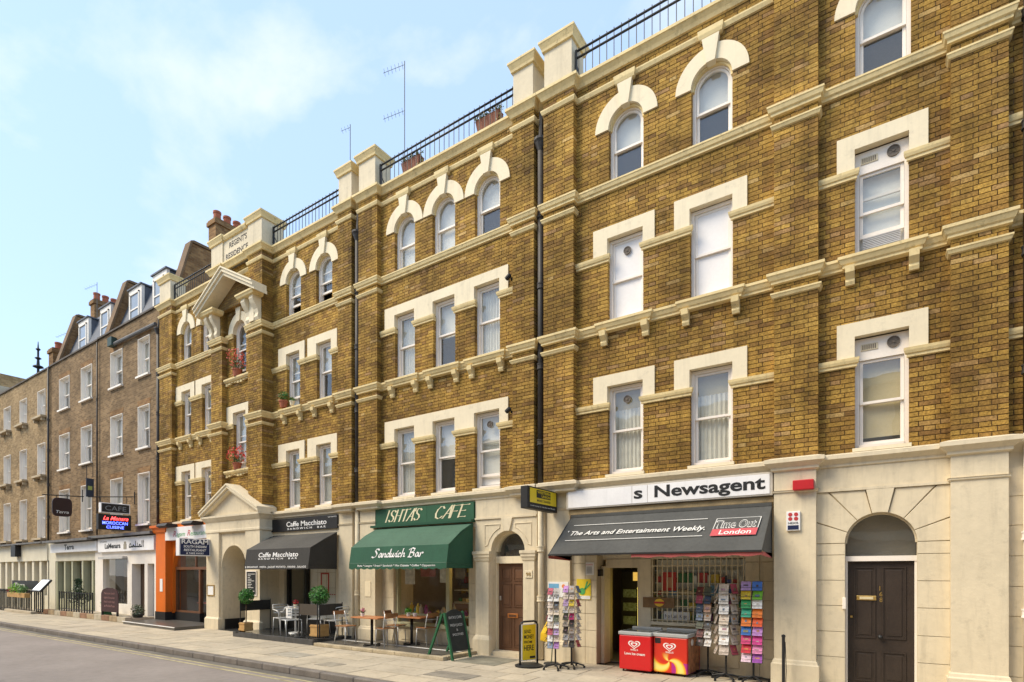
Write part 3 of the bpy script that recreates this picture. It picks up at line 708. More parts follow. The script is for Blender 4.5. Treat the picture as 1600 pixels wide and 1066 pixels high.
# ---------------------------------------------------------------- street level of the mansion block
GOLD = M('brass', (.75, .50, .16), .35, .15, 8, metal=.9)
DOOR_DARK = M('dark_brown_door', (.045, .032, .024), .45, .25, 2, .1, 30, streak=.2)
DOOR_BROWN = M('brown_door', (.15, .075, .04), .45, .15, 3, streak=.1)
def part(name, mat, *boxes, parent=block, bevel=0.):
    m = MB()
    for q in boxes: m.box(*q)
    return m.build(name, mat, parent, bevel=bevel)
def arch_wall(name, x0, x1, z0, z1, cx, sp, r, y0, y1, mat=STUCCO, parent=block):
    n = 28
    pts = [(x0, z0), (cx-r, z0), (cx-r, sp)] + [(cx - r*math.cos(math.pi*j/n), sp + r*math.sin(math.pi*j/n)) for j in range(1, n)] + [(cx+r, sp), (cx+r, z0), (x1, z0), (x1, z1), (x0, z1)]
    return MB().prism_y(pts, y0, y1).build(name, mat, parent)
def fan(parent, cx, sp, r, z0, y, mat=GLASS, name='fanlight'):
    n = 24; pts = [(cx-r, z0), (cx+r, z0)] + [(cx + r*math.cos(math.pi*j/n), sp + r*math.sin(math.pi*j/n)) for j in range(n+1)]
    return MB().face([(x, y, z) for x, z in pts]).build(name, mat, parent, fix=False)
def pilaster(x0, x1, p, plinth=.42, neck=3.15, mat=STUCCO):
    part('pilaster', mat, (x0, x1, -p, .30, 0, 3.55))
    MB().band(x0, x1, p, [(0, 0), (.05, 0.001), (.05, plinth-.06), (.03, plinth-.04), (.02, plinth), (0, plinth+.02)]).build('plinth', mat, block)
    MB().band(x0, x1, p, [(0, neck), (.025, neck+.01), (.03, neck+.035), (.04, neck+.04), (0, neck+.045)]).build('necking', mat, block)
    MB().band(x0, x1, p, [(0, 3.50), (.05, 3.52), (.05, 3.56), (.13, 3.62), (.15, 3.63), (.15, 3.69), (.03, 3.725), (0, 3.73)]).build('pilaster_cornice', mat, block)
def blocks(x0, x1, zs, y0, y1, mat=STUCCO, xsplit=()):
    for a, b_ in zip(zs, zs[1:]):
        xs = [x0, *xsplit, x1]
        for p, q in zip(xs, xs[1:]): part('rusticated_block', mat, (p + (.004 if p != x0 else 0), q - (.004 if q != x1 else 0), y0, y1, a + .004, b_ - .004), bevel=.003)
GROOVE = M('stucco_joint', (.52, .43, .28), .9)
pilaster(.76, 1.38, .15); pilaster(-1.54, -.93, .15)
part('frieze', STUCCO, (-.93, .76, -.02, .30, 3.17, 3.52)); part('frieze_moulding', STUCCO, (-.93, .76, -.045, -.02, 3.13, 3.17))
# --- bay with the dark panelled door
arch_wall('door_bay_wall', -.93, .76, 0, 3.17, -.08, 2.31, .46, .006, .30, GROOVE)
zs = [0, .1, .52, .92, 1.33, 1.73, 2.13, 2.31]
blocks(-.93, -.54, zs, -.02, .012); blocks(.38, .76, zs, -.02, .012)
def ray_rect(cx, cz, a, x0, x1, z1):
    c, s = math.cos(a), math.sin(a); t = 9
    if c > 1e-6: t = min(t, (x1 - cx) / c)
    if c < -1e-6: t = min(t, (x0 - cx) / c)
    if s > 1e-6: t = min(t, (z1 - cz) / s)
    return cx + t*c, cz + t*s
cx, cz, r = -.08, 2.31, .46
angs = [0, 22, 50, 77, 103, 130, 158, 180]
for a0, a1 in zip(angs, angs[1:]):
    key = a0 == 77; g = .009
    A0, A1 = R(a0) + g/r*.5, R(a1) - g/r*.5
    pts = [(cx + r*math.cos(A0 + (A1-A0)*k/6), cz + r*math.sin(A0 + (A1-A0)*k/6)) for k in range(7)]
    p1 = ray_rect(cx, cz, A1, -.93, .76, 3.125); p0 = ray_rect(cx, cz, A0, -.93, .76, 3.125)
    pts.append(p1)
    for cor in ((-.93, 3.125), (.76, 3.125)):
        ac = math.atan2(cor[1]-cz, cor[0]-cx)
        if A0 < ac < A1: pts.append(cor)
    pts.append(p0)
    MB().prism_y(pts, -.05 if key else -.02, .012).build('voussoir', STUCCO, block, bevel=.005)
def panel_door(x0, x1, z0, z1, y, mat, panels, label=None):
    d = part('door', mat, (x0, x1, y, y+.05, z0, z1))
    for a, b_, c, e in panels:
        xa, xb, za, zb = x0 + a*(x1-x0), x0 + b_*(x1-x0), z0 + c*(z1-z0), z0 + e*(z1-z0)
        m = MB(); m.box(xa, xb, y-.014, y, za, za+.018); m.box(xa, xb, y-.014, y, zb-.018, zb); m.box(xa, xa+.018, y-.014, y, za+.018, zb-.018); m.box(xb-.018, xb, y-.014, y, za+.018, zb-.018)
        m.build('panel_moulding', mat, d)
        MB().box(xa+.05, xb-.05, y-.010, y-.001, za+.05, zb-.05).build('panel', mat, d, bevel=.008)
    if label: d['label'] = label
    return d
d = panel_door(-.51, .35, .03, 2.03, .15, DOOR_DARK, [(.10, .43, .40, .955), (.53, .88, .40, .955), (.10, .43, .06, .30), (.53, .88, .06, .30)], 'dark brown front door with brass numerals')
part('letterbox', GOLD, (-.39, -.13, .125, .15, 1.42, 1.49), parent=d, bevel=.006); part('letter_flap', M('flap', (.82, .7, .45), .4, metal=.3), (-.35, -.17, .118, .126, 1.436, 1.474), parent=d)
for i, ch in enumerate('168'): text(ch, GOLD, d, (-.09, .147, 1.575 - i*.088), UX, UZ, height=.07, bold=.01, name='numeral')
MB().lathe(0, 0, [(0, 0), (.012, .0), (.012, .03), (.032, .04), (.034, .06), (.02, .075), (0, .078)], 14).rot(R(90), (0, 0, 0), 'X').build('knob', IRON, d, smooth=True).location = (-.08 , .15, .86)
part('lock', GOLD, (-.475, -.445, .135, .15, 1.14, 1.17), parent=d)
part('door_frame', WHITE, (-.545, -.51, .10, .28, .03, 2.03), (.35, .385, .10, .28, .03, 2.03), (-.545, .385, .09, .28, 2.03, 2.11))
MB().ring(-.08, 2.31, .44, .462, .10, .2, n=24).build('fan_frame', STUCCO, block)
fan(block, -.08, 2.31, .44, 2.11, .16)
part('doorstep', STUCCO, (-.55, .39, -.12, .3, 0, .03)); part('hall_back', ROOM, (-.6, .5, .42, .44, 0, 2.9))
part('right_wall', STUCCO, (1.38, 6.72, 0, .3, 0, 3.52))
pilaster(1.82, 2.40, .15); pilaster(6.10, 6.72, .15)
blocks(1.38, 1.82, [0.02, .42, .84, 1.25, 1.66, 2.08, 2.5, 2.9, 3.3], -.016, .004)
# intercom beside the door is a thing of its own
o = part('door_entry_box', WHITE, (-.575, -.525, -.055, -.02, 1.28, 1.46), parent=None, bevel=.006); tag(o, 'small white entry phone box left of the dark brown door', 'intercom')

# --- newsagent bay
pilaster(-5.95, -5.41, .0001); part('frieze', STUCCO, (-5.41, -1.54, 0, .9, 3.02, 3.52))
part('timber_head', M('worn_timber', (.45, .33, .17), .8, .3, 4), (-5.40, -1.56, -.06, -.002, 3.03, 3.12))
part('shop_lintel', STUCCO, (-5.41, -1.54, .40, .9, 2.12, 3.02))
part('shop_side_wall', GROOVE, (-5.41, -4.86, .11, .9, 0, 2.2))
zs = [0, .34, .68, 1.02, 1.36, 1.70, 2.04, 2.2]
blocks(-5.41, -4.85, zs, .08, .115, xsplit=(-5.1,))
part('door_jamb', STUCCO, (-4.85, -4.78, .30, .6, 0, 1.98), (-4.10, -3.83, .38, .6, 0, 2.12), (-4.78, -4.10, .38, .6, 1.95, 2.12))
part('shop_right_wall', GROOVE, (-2.09, -1.54, .41, .9, 0, 2.2)); blocks(-2.09, -1.54, zs, .38, .415, xsplit=(-1.85,))
part('stall_riser', STUCCO, (-3.83, -2.09, .42, .6, 0, .84)); part('stall_panel', STUCCO, (-3.7, -2.2, .405, .42, .12, .74), bevel=.01)
part('window_sill', STUCCO, (-3.83, -2.09, .36, .6, .84, .90))
MB().face([(-3.83, .5, .9), (-2.09, .5, .9), (-2.09, .5, 2.12), (-3.83, .5, 2.12)]).build('shop_window', SHOPGLASS, block, fix=False)
CREAM_BAR = M('cream_bar_paint', (.70, .60, .40), .6)
gr = part('window_grille', CREAM_BAR, (-3.83, -2.09, .395, .405, 1.97, 1.99), (-3.83, -2.09, .395, .405, 1.46, 1.475), (-3.83, -2.09, .395, .405, 1.20, 1.215), (-3.83, -2.09, .395, .405, .93, .945))
for k in range(18):
    x = -3.80 + k * .099; MB().box(x-.0085, x+.0085, .383, .395, .88, 2.14).build('grille_bar', CREAM_BAR, gr)
# shop interior
part('shop_floor', M('shop_floor', (.22, .2, .17), .5), (-5.4, -1.55, .6, 4.7, -.005, .012))
part('shop_interior', M('shop_inner_wall', (.35, .31, .24), .9), (-5.4, -1.55, 3.2, 3.25, 0, 3.0), (-5.41, -5.35, .9, 3.2, 0, 3.0), (-1.6, -1.54, .9, 3.2, 0, 3.0))
stock = MB(); SC = []
shelf = part('shelving', M('shelf_white', (.82, .80, .74), .6), *[(-3.8, -2.1, .56, .72, z, z+.015) for z in (.92, 1.16, 1.40, 1.64, 1.88)], (-3.8, -2.1, .72, .74, .6, 2.1))
palette = ['C8342C', 'E0C040', '3B5BA5', 'E8E4DA', '2F7A46', 'D87830', '8A2F6B', '202020', 'F0F0E8', 'B0A080', '6FA0C8']
PAL = [M('print_' + c, lin(c), .5, .12, 9) for c in palette]
rs = random.Random(3)
for zi, z in enumerate((.935, 1.175, 1.415, 1.655)):
    x = -3.78
    while x < -2.15:
        w = rs.uniform(.06, .2); h = rs.uniform(.12, .2)
        MB().box(x, x+w-.008, .57+rs.uniform(0, .03), .70, z, z+h*rs.choice((.5, .8, 1))).build('packet', rs.choice(PAL), shelf); x += w
fr_ = part('drinks_cooler', BLACK, (-4.95, -4.55, 1.6, 2.2, 0, 1.9)); 
for z in (.4, .7, 1.0, 1.3): part('cooler_shelf', M('cooler_items', (.25, .32, .25), .4, .5, 25), (-4.9, -4.6, 1.58, 1.6, z, z+.18), parent=fr_)
YG = M('yellow_strip_light', (.95, .72, .10), .4, emit=5)
part('strip_light', YG, (-4.36, -4.34, 1.05, 1.07, .45, 1.55)); part('lit_shop_sign', M('yellow_lit_sign', (.85, .52, .10), .5, emit=.25), (-4.42, -4.12, .95, 1.0, 1.68, 1.86))
o = part('wall_lamp_box', BLACK, (-4.98, -4.80, .16, .30, 1.78, 1.92), parent=None, bevel=.01); tag(o, 'small black box lamp on the jamb of the newsagent doorway', 'lamp')

# fascia of the newsagent
WHITE_SIGN = M('white_sign_panel', (.86, .84, .82), .4, .06, 2, streak=.1)
sg = root('shop_fascia_sign', (-3.5, -.06, 3.15), 'long white fascia sign with bold black lettering above the charcoal awning', 'sign')
part('sign_case', M('sign_case', (.55, .5, .42), .5), (-5.43, -1.56, -.12, -.001, 3.135, 3.525), parent=sg, bevel=.01)
for a, b_ in ((-5.38, -4.02), (-4.01, -3.715), (-3.705, -1.61)): part('sign_panel', WHITE_SIGN, (a, b_, -.128, -.121, 3.165, 3.495), parent=sg)
INK = M('black_ink', (.02, .02, .02), .5)
text('s', INK, sg, (-3.975, -.128, 3.255), UX, UZ, .17, .225, bold=.025)
text('Newsagent', INK, sg, (-3.575, -.128, 3.255), UX, UZ, 1.90, .215, bold=.028)

CANVAS = M('charcoal_canvas', (.082, .082, .075), .8, .18, 1.2, .25, 120, streak=.15)
REDCAN = M('faded_red_canvas', (.42, .10, .09), .85, .25, 3)
aw = root('awning', (-3.5, -.5, 2.2), 'charcoal sloping awning with white lettering over the newsagent front', 'awning')
A0, A1 = Vector((0, -1.0, 2.2)), Vector((0, -.05, 3.0))
x0, x1 = -5.34, -1.58
m = MB(); nseg = 10
for i in range(nseg):     # gentle sag between the arms
    u0, u1 = i/nseg, (i+1)/nseg
    def pt(x, t):
        s_ = .025 * math.sin(math.pi*t) ; q = A0.lerp(A1, t); return (x, q.y + s_*.6, q.z - s_*.7)
    for k in range(6):
        t0, t1 = k/6, (k+1)/6
        m.face([pt(x0+(x1-x0)*u0, t0), pt(x0+(x1-x0)*u1, t0), pt(x0+(x1-x0)*u1, t1), pt(x0+(x1-x0)*u0, t1)])
m.build('canopy', CANVAS, aw, smooth=True, fix=False)
for x in (x0, x1): MB().face([(x, -1.0, 2.2), (x, -.05, 3.0), (x, -.05, 2.1)]).build('end_gusset', CANVAS, aw)
part('roller_box', CANVAS, (x0, x1, -.10, -.0605, 2.955, 3.02), parent=aw, bevel=.01)
part('front_bar', BLACK, (x0, x1, -1.02, -.985, 2.17, 2.20), parent=aw)
m = MB(); n = 30
for k in range(n):
    xa, xb = -3.68 + (x1+3.68)*k/n, -3.68 + (x1+3.68)*(k+1)/n
    za, zb = 2.115 + .012*math.sin(k*1.1), 2.115 + .012*math.sin((k+1)*1.1)
    m.face([(xa, -1.0, za), (xb, -1.0, zb), (xb, -1.0, 2.172), (xa, -1.0, 2.172)])
m.build('torn_valance', REDCAN, aw)
m = MB(); m.face([(x1, -1.0, 2.115), (x1, -.1, 2.09), (x1, -.1, 2.18), (x1, -1.0, 2.172)]); m.face([(x0, -1.0, 2.12), (x0, -.1, 2.09), (x0, -.1, 2.18), (x0, -1.0, 2.172)]); m.build('side_valance', REDCAN, aw)
for x in (x0 + .1, x1 - .1): MB().tube([(x, -.06, 2.45), (x, -.98, 2.185)], .012, 6).build('awning_arm', IRON, aw)
SV = (A1 - A0).normalized()
PALE = M('pale_print', (.78, .76, .70), .7)
def on_aw(x, v): q = A0 + SV * v; return Vector((x, q.y, q.z))
text('The Arts and Entertainment Weekly.', PALE, aw, on_aw(-5.11, .575), UX, SV, 2.56, .135, shear=.25, bold=.012, depth=.006)
text("'", PALE, aw, on_aw(-5.20, .60), UX, SV, .02, .13)
for va, vb, xa, xb in ((.895, .907, -5.15, -2.56), (.405, .417, -5.15, -2.56)):
    MB().face([on_aw(xa, va) + Vector((0, -.004, .005)), on_aw(xb, va) + Vector((0, -.004, .005)), on_aw(xb, vb) + Vector((0, -.004, .005)), on_aw(xa, vb) + Vector((0, -.004, .005))]).build('printed_rule', PALE, aw)
nn = Vector((0, -SV.z, SV.y))
def aq(name, mat, xa, xb, va, vb, sl, h): return MB().face([on_aw(xa, va)+nn*h, on_aw(xb, va)+nn*h, on_aw(xb+sl*(vb-va), vb)+nn*h, on_aw(xa+sl*(vb-va), vb)+nn*h]).build(name, mat, aw)
aq('logo_border', PALE, -2.43, -1.72, .39, .89, .05, .004); aq('logo_field', CANVAS, -2.418, -1.732, .402, .878, .05, .0065)
aq('logo_red_band', M('coral_print', (.55, .09, .10), .7), -2.43, -1.72, .39, .575, .05, .009)
text('Time Out', PALE, aw, on_aw(-2.39, .605), UX, SV, .64, .215, shear=.12, bold=.035, depth=.0085); text('Time Out', CANVAS, aw, on_aw(-2.378, .612), UX, SV, .62, .20, shear=.12, bold=.004, depth=.0105)
text('London', PALE, aw, on_aw(-2.30, .425), UX, SV, .50, .125, shear=.1, bold=.012, depth=.0115)

# --- cafe bay with the green front
pilaster(-11.70, -11.12, .06); part('frieze', STUCCO, (-11.12, -7.84, 0, .34, 2.9, 3.52))
part('shop_lintel', STUCCO, (-11.12, -7.84, .20, .34, 2.3, 2.9))
GREENWOOD = M('pale_green_wood', (.50, .48, .30), .55, .12, 3)
part('side_panel', STUCCO, (-11.12, -10.68, .22, .9, 0, 2.3)); blocks(-11.12, -10.7, [0, .4, .8, 1.2, 1.6, 2.0, 2.3], .19, .224)
part('side_panel', STUCCO, (-8.19, -7.84, .22, .9, 0, 2.3)); blocks(-8.19, -7.84, [0, .4, .8, 1.2, 1.6, 2.0, 2.3], .19, .224)
part('stall_riser', STUCCO, (-10.68, -8.19, .28, .5, 0, .46)); part('window_sill', GREENWOOD, (-10.70, -8.17, .2, .42, .46, .57), bevel=.01)
part('stall_panel', STUCCO, (-10.5, -8.35, .265, .281, .12, .38), bevel=.008)
part('window_frame', GREENWOOD, (-10.68, -10.61, .26, .38, .57, 2.3), (-8.97, -8.87, .26, .38, .57, 2.3), (-8.26, -8.19, .26, .38, .57, 2.3), (-10.61, -8.26, .26, .38, 2.24, 2.3))
for a, b_ in ((-10.61, -8.97), (-8.87, -8.26)): MB().face([(a, .32, .57), (b_, .32, .57), (b_, .32, 2.24), (a, .32, 2.24)]).build('shop_window', SHOPGLASS, block, fix=False)
inn = part('cafe_interior', M('cafe_wall', (.34, .27, .18), .85, .2, 2), (-11.1, -7.86, 3.4, 3.45, 0, 3.3), (-11.12, -11.06, .9, 3.4, 0, 3.3), (-7.9, -7.84, .9, 3.4, 0, 3.3), (-11.1, -7.86, .5, 3.4, -.002, .03))
ct = part('counter', M('counter_wood', (.25, .15, .07), .5), (-10.2, -8.1, 1.7, 2.2, .03, 1.0)); part('display_case', M('case_steel', (.5, .5, .46), .3), (-9.9, -8.2, 1.7, 2.1, 1.0, 1.06), (-9.9, -8.2, 1.7, 2.1, 1.35, 1.38), parent=ct)
for k in range(12): MB().lathe(-9.8+k*.13, 1.85, [(0, 0), (.05, 0), (.055, .08), (0, .1)], 8, 1.06).build('food', rs.choice(PAL), ct)
for k in range(5): part('back_shelf', M('shelf_dark', (.16, .10, .05), .6), (-10.9, -8.0, 3.1, 3.38, 1.2+k*.32, 1.22+k*.32))
for k in range(26):
    x = -10.8 + k*.105; MB().box(x, x+.08, 3.12, 3.25, 1.22 + .32*(k % 4), 1.22 + .32*(k % 4)+rs.uniform(.12, .26)).build('jar', rs.choice(PAL), block)
ld = part('display_ledge', GREENWOOD, (-10.6, -8.3, .42, .75, .74, .78))
for k in range(15):
    x = -10.5 + k*.155; hh = rs.uniform(.08, .3); rr_ = rs.uniform(.035, .06)
    MB().lathe(x, rs.uniform(.5, .68), [(0, 0), (rr_, 0), (rr_*1.05, hh*.7), (rr_*.5, hh*.8), (rr_*.5, hh), (0, hh)], 10, .78).build('jar', rs.choice(PAL), ld)
for k, (xa, za, w_, h_) in enumerate(((-10.45, 1.55, .35, .45), (-9.9, 1.75, .5, .3), (-9.25, 1.6, .25, .36), (-8.75, 1.7, .3, .4))): part('window_card', M('window_card_%d' % k, ((.7, .66, .56), (.35, .10, .07), (.72, .70, .62), (.20, .16, .10))[k], .6, .3, 9), (xa, xa+w_, .36, .365, za, za+h_), parent=ld)
part('menu_panel', BLACK, (-10.6, -9.3, 3.3, 3.39, 1.6, 2.5)); part('menu_panel', WHITE, (-9.2, -8.3, 3.3, 3.39, 1.7, 2.4))
part('ceiling', ROOM, (-11.1, -7.86, .34, 3.4, 2.75, 2.8))
GREEN = M('green_sign_paint', (.03, .105, .052), .5, .12, 2)
sg = root('shop_fascia_sign', (-9.5, -.03, 3.08), 'green fascia board with slanted cream capitals above the green awning', 'sign')
part('sign_board', GREEN, (-11.10, -7.86, -.06, -.001, 3.075, 3.485), parent=sg); part('sign_joint', M('green_dark', (.02, .08, .04), .5), (-9.31, -9.30, -.063, -.0605, 3.08, 3.48), parent=sg)
part('awning_cover_rail', M('green_dark', (.02, .08, .04), .5), (-11.2, -7.86, -.16, -.001, 3.015, 3.07), parent=sg)
CREAMINK = M('cream_gold_paint', (.82, .74, .48), .5)
G = {'I': [[(0,0),(0,1)]], 'S': [[(.5,.85),(.38,.97),(.15,.97),(.04,.8),(.12,.6),(.4,.42),(.48,.22),(.36,.04),(.12,.02),(0,.15)]], 'H': [[(0,0),(0,1)],[(.5,0),(.5,1)],[(0,.5),(.5,.5)]],
     'T': [[(.25,0),(.25,1)],[(-.06,.97),(.6,1)]], 'A': [[(-.02,0),(.42,1)],[(.42,1),(.52,0)],[(.16,.36),(.48,.36)]], "'": [[(0,1.02),(-.03,.8)]],
     'C': [[(.58,.82),(.46,.97),(.25,.97),(.07,.75),(0,.42),(.1,.1),(.3,.0),(.5,.06),(.58,.16)]], 'F': [[(0,0),(0,1)],[(0,.97),(.58,.99)],[(0,.52),(.38,.52)]], 'E': [[(0,0),(0,1)],[(0,.97),(.55,.99)],[(0,.52),(.38,.52)],[(0,.03),(.52,.03)]]}
def nib_text(s, adv, **k):
    x = 0; st = []
    for ch in s:
        if ch == ' ': x += adv.get(' ', .5); continue
        st += [[(px + x, py) for px, py in pl] for pl in G[ch]]; x += adv.get(ch, .72)
    return st
adv = {'I': .3, 'S': .68, 'H': .72, 'T': .62, 'A': .60, "'": .12, 'C': .72, 'F': .66, 'E': .6}
nib(nib_text("ISHTA'S", adv), CREAMINK, sg, (-10.72, -.06, 3.15), UX, UZ, .322, .285, .055, R(12), shear=.42)
nib(nib_text('CAFE', adv), CREAMINK, sg, (-9.06, -.06, 3.15), UX, UZ, .375, .285, .055, R(12), shear=.36)

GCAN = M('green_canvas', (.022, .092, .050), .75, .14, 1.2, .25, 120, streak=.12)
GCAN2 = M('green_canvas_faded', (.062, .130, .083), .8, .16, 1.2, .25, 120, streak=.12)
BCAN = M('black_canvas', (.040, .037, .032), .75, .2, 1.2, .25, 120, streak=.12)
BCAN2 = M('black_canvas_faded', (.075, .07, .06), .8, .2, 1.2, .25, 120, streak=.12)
def hood(name_label, x0, x1, zt, zf, top, front, scallop, dark):
    aw = root('awning', ((x0+x1)/2, -.5, 1.95), name_label, 'awning')
    pr = [(-.06, zt), (-.50, zt - .22), (-.92, zf), (-.985, 2.07)]
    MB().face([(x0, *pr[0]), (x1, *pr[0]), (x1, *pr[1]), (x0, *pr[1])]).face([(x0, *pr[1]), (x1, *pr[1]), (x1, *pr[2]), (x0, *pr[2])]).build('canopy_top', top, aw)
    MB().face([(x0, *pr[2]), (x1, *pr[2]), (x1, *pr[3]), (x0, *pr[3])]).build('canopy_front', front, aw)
    for x in (x0, x1):
        m = MB()
        for a, b_ in zip(pr, pr[1:]): m.face([(x, -.06, 2.0), (x, *a), (x, *b_)])
        m.face([(x, -.06, 2.0), (x, *pr[3]), (x, -.99, 1.95), (x, -.06, 1.95)]); m.build('canopy_end', front, aw)
        MB().tube([(x*.9995, -.06, zt-.02), (x*.9995, -.92, zf)], .008, 5).tube([(x, -.06, 2.02), (x, -.98, 2.07)], .006, 5).build('hood_rib', dark, aw)
    m = MB(); n = int((x1-x0)/.0275)
    for k in range(n):
        xa, xb = x0+(x1-x0)*k/n, x0+(x1-x0)*(k+1)/n
        f = (lambda x: 1.955 - .03*abs(math.sin((x-x0)/.22*math.pi))) if scallop else (lambda x: 1.945)
        m.face([(xa, -.99, f(xa)), (xb, -.99, f(xb)), (xb, -.988, 2.068), (xa, -.988, 2.068)])
    m.build('valance', front, aw)
    MB().tube([(x0, -.98, 2.07), (x1, -.98, 2.07)], .008, 6).build('front_bar', dark, aw)
    V = Vector((0, pr[2][0]-pr[3][0], pr[2][1]-pr[3][1])).normalized()
    return aw, V
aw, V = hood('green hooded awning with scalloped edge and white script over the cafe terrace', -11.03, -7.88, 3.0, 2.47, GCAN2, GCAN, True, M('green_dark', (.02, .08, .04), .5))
WPRINT = M('white_print', (.84, .83, .80), .7)
SB = [[(.62,.86),(.5,1),(.3,.98),(.2,.8),(.34,.62),(.46,.42),(.36,.14),(.12,.02),(-.06,.12)],                        # S
 [(.98,.42),(.84,.5),(.72,.34),(.72,.12),(.86,.06),(1.0,.44),(1.0,.14),(1.1,.08)],                                    # a
 [(1.16,.46),(1.16,.06),(1.2,.34),(1.36,.48),(1.44,.38),(1.42,.12),(1.52,.08)],                                        # n
 [(1.88,.42),(1.74,.5),(1.62,.34),(1.62,.12),(1.76,.06),(1.9,.3),(1.98,.92),(1.9,.14),(2.0,.08)],                      # d
 [(2.08,.46),(2.06,.12),(2.2,.08),(2.32,.46),(2.3,.12),(2.44,.08),(2.56,.42),(2.6,.46)],                               # w
 [(2.7,.46),(2.66,.12),(2.76,.08)], [(2.76,.66),(2.78,.70)],                                                           # i
 [(3.12,.4),(3.02,.5),(2.9,.4),(2.86,.16),(2.98,.06),(3.14,.14)],                                                     # c
 [(3.34,.94),(3.24,.06),(3.3,.32),(3.46,.48),(3.54,.36),(3.5,.12),(3.62,.1)],                                          # h
 [(4.2,.94),(4.1,.04)], [(4.0,.84),(4.3,1.0),(4.56,.9),(4.5,.66),(4.24,.54),(4.54,.46),(4.56,.2),(4.36,.02),(4.02,.06)],  # B
 [(5.02,.42),(4.88,.5),(4.76,.34),(4.76,.12),(4.9,.06),(5.04,.44),(5.04,.14),(5.14,.08)], [(5.26,.46),(5.22,.06),(5.28,.34),(5.42,.5),(5.5,.42)]]
nib(SB, WPRINT, aw, Vector((-10.22, -.962, 2.20)), UX, V, .293, .215, .042, R(35), shear=.12, depth=.008)
text("Pasta * Lasagne * Bread * Sandwich * Hot Ciabatta * Coffee * Cappuccino", WPRINT, aw, (-10.72, -.99, 1.995), UX, UZ, 2.52, .048, shear=.2, bold=.01, depth=.004)
LAMP = M('warm_lamp', (1.0, .62, .16), .5, emit=6)
for i, (x, y) in enumerate(((-8.75, .7), (-8.42, 1.0))):
    lp = root('pendant_lamp', (x, y, 2.0), ('lit amber pendant lamp inside the cafe window, left one', 'lit amber pendant lamp inside the cafe window, right one')[i], 'lamp')
    MB().lathe(x, y, [(0, 2.1), (.03, 2.09), (.11, 2.0), (.10, 2.0), (0, 2.05)], 14).build('lamp_shade', LAMP, lp); MB().tube([(x, y, 2.1), (x, y, 2.75)], .006, 5).build('lamp_flex', IRON, lp)
# --- arched side door next to the cafe
ax, asp, ar = -6.95, 2.33, .45
arch_wall('door_bay_wall', -7.84, -6.19, 0, 3.1, ax, asp, ar, -.02, .34)
part('frieze', STUCCO, (-7.84, -6.19, -.02, .34, 3.1, 3.52)); part('frieze_moulding', STUCCO, (-7.84, -6.19, -.05, -.02, 3.06, 3.10))
MB().prism_y([(ax-.09, asp+ar-.01), (ax+.07, asp+ar-.01), (ax+.15, 3.06), (ax-.15, 3.06)], -.06, .1).build('keystone', STUCCO, block, bevel=.005)
for s_ in (-1, 1):      # sunk spandrels with raised border
    pts = [(ax + s_*.20, 2.93), (ax + s_*.62, 2.93), (ax + s_*.62, 2.45)] + [(ax + s_*(.56*math.cos(t)), asp + .56*math.sin(t)) for t in (R(15), R(30), R(45), R(58), R(68))]
    for (xa, za), (xb, zb) in zip(pts, pts[1:] + pts[:1]): MB().tube([(xa, -.022, za), (xb, -.022, zb)], .013, 6).build('spandrel_bead', STUCCO, block)
for x0, x1 in ((-7.77, -7.41), (-6.49, -6.21)):
    part('pilaster', STUCCO, (x0, x1, -.10, -.021, 0, 2.12)); MB().band(x0, x1, .08, [(0, 0), (.06, .001), (.06, .34), (.03, .40), (0, .44)], -.02).build('plinth', STUCCO, block)
    MB().band(x0, x1, .08, [(0, 2.10), (.02, 2.12), (.03, 2.17), (.05, 2.20), (.05, 2.24), (.07, 2.27), (.07, 2.33), (0, 2.335)], -.02).build('capital', STUCCO, block)
d = panel_door(-7.37, -6.60, .09, 2.06, .25, DOOR_BROWN, [(.1, .46, .80, .95), (.54, .9, .80, .95), (.1, .46, .50, .77), (.54, .9, .50, .77), (.1, .46, .04, .40), (.54, .9, .04, .40)], 'brown panelled door with copper letterbox')
part('letterbox', M('copper', (.75, .28, .08), .35, metal=.6), (-7.12, -6.84, .228, .25, .83, .93), parent=d, bevel=.006); part('letter_flap', DOOR_BROWN, (-7.08, -6.88, .224, .229, .855, .905), parent=d)
part('door_handle', M('steel', (.7, .7, .68), .3, metal=.9), (-7.32, -7.28, .2, .25, 1.22, 1.32), parent=d, bevel=.008)
part('door_frame', STUCCO2, (-7.42, -7.37, .18, .34, .09, 2.06), (-6.60, -6.48, .18, .34, .09, 2.06), (-7.42, -6.48, .17, .34, 2.06, 2.22))
MB().ring(ax, asp, ar-.05, ar+.005, .16, .3, n=24).build('fan_frame', STUCCO2, block); fan(block, ax, asp, ar-.04, 2.22, .24)
part('doorstep', STUCCO, (-7.44, -6.46, -.06, .34, 0, .09)); part('hall_back', DARK, (-7.6, -6.3, .9, .92, 0, 3))
np = root('number_plaque', (-6.34, -.11, 1.75), 'small cream plaque with gilt number 98 beside the brown door', 'plaque'); part('plate', STUCCO2, (-6.43, -6.25, -.118, -.101, 1.74, 1.90), parent=np, bevel=.004); text('98', GOLD, np, (-6.40, -.119, 1.775), UX, UZ, .12, .085, bold=.01)

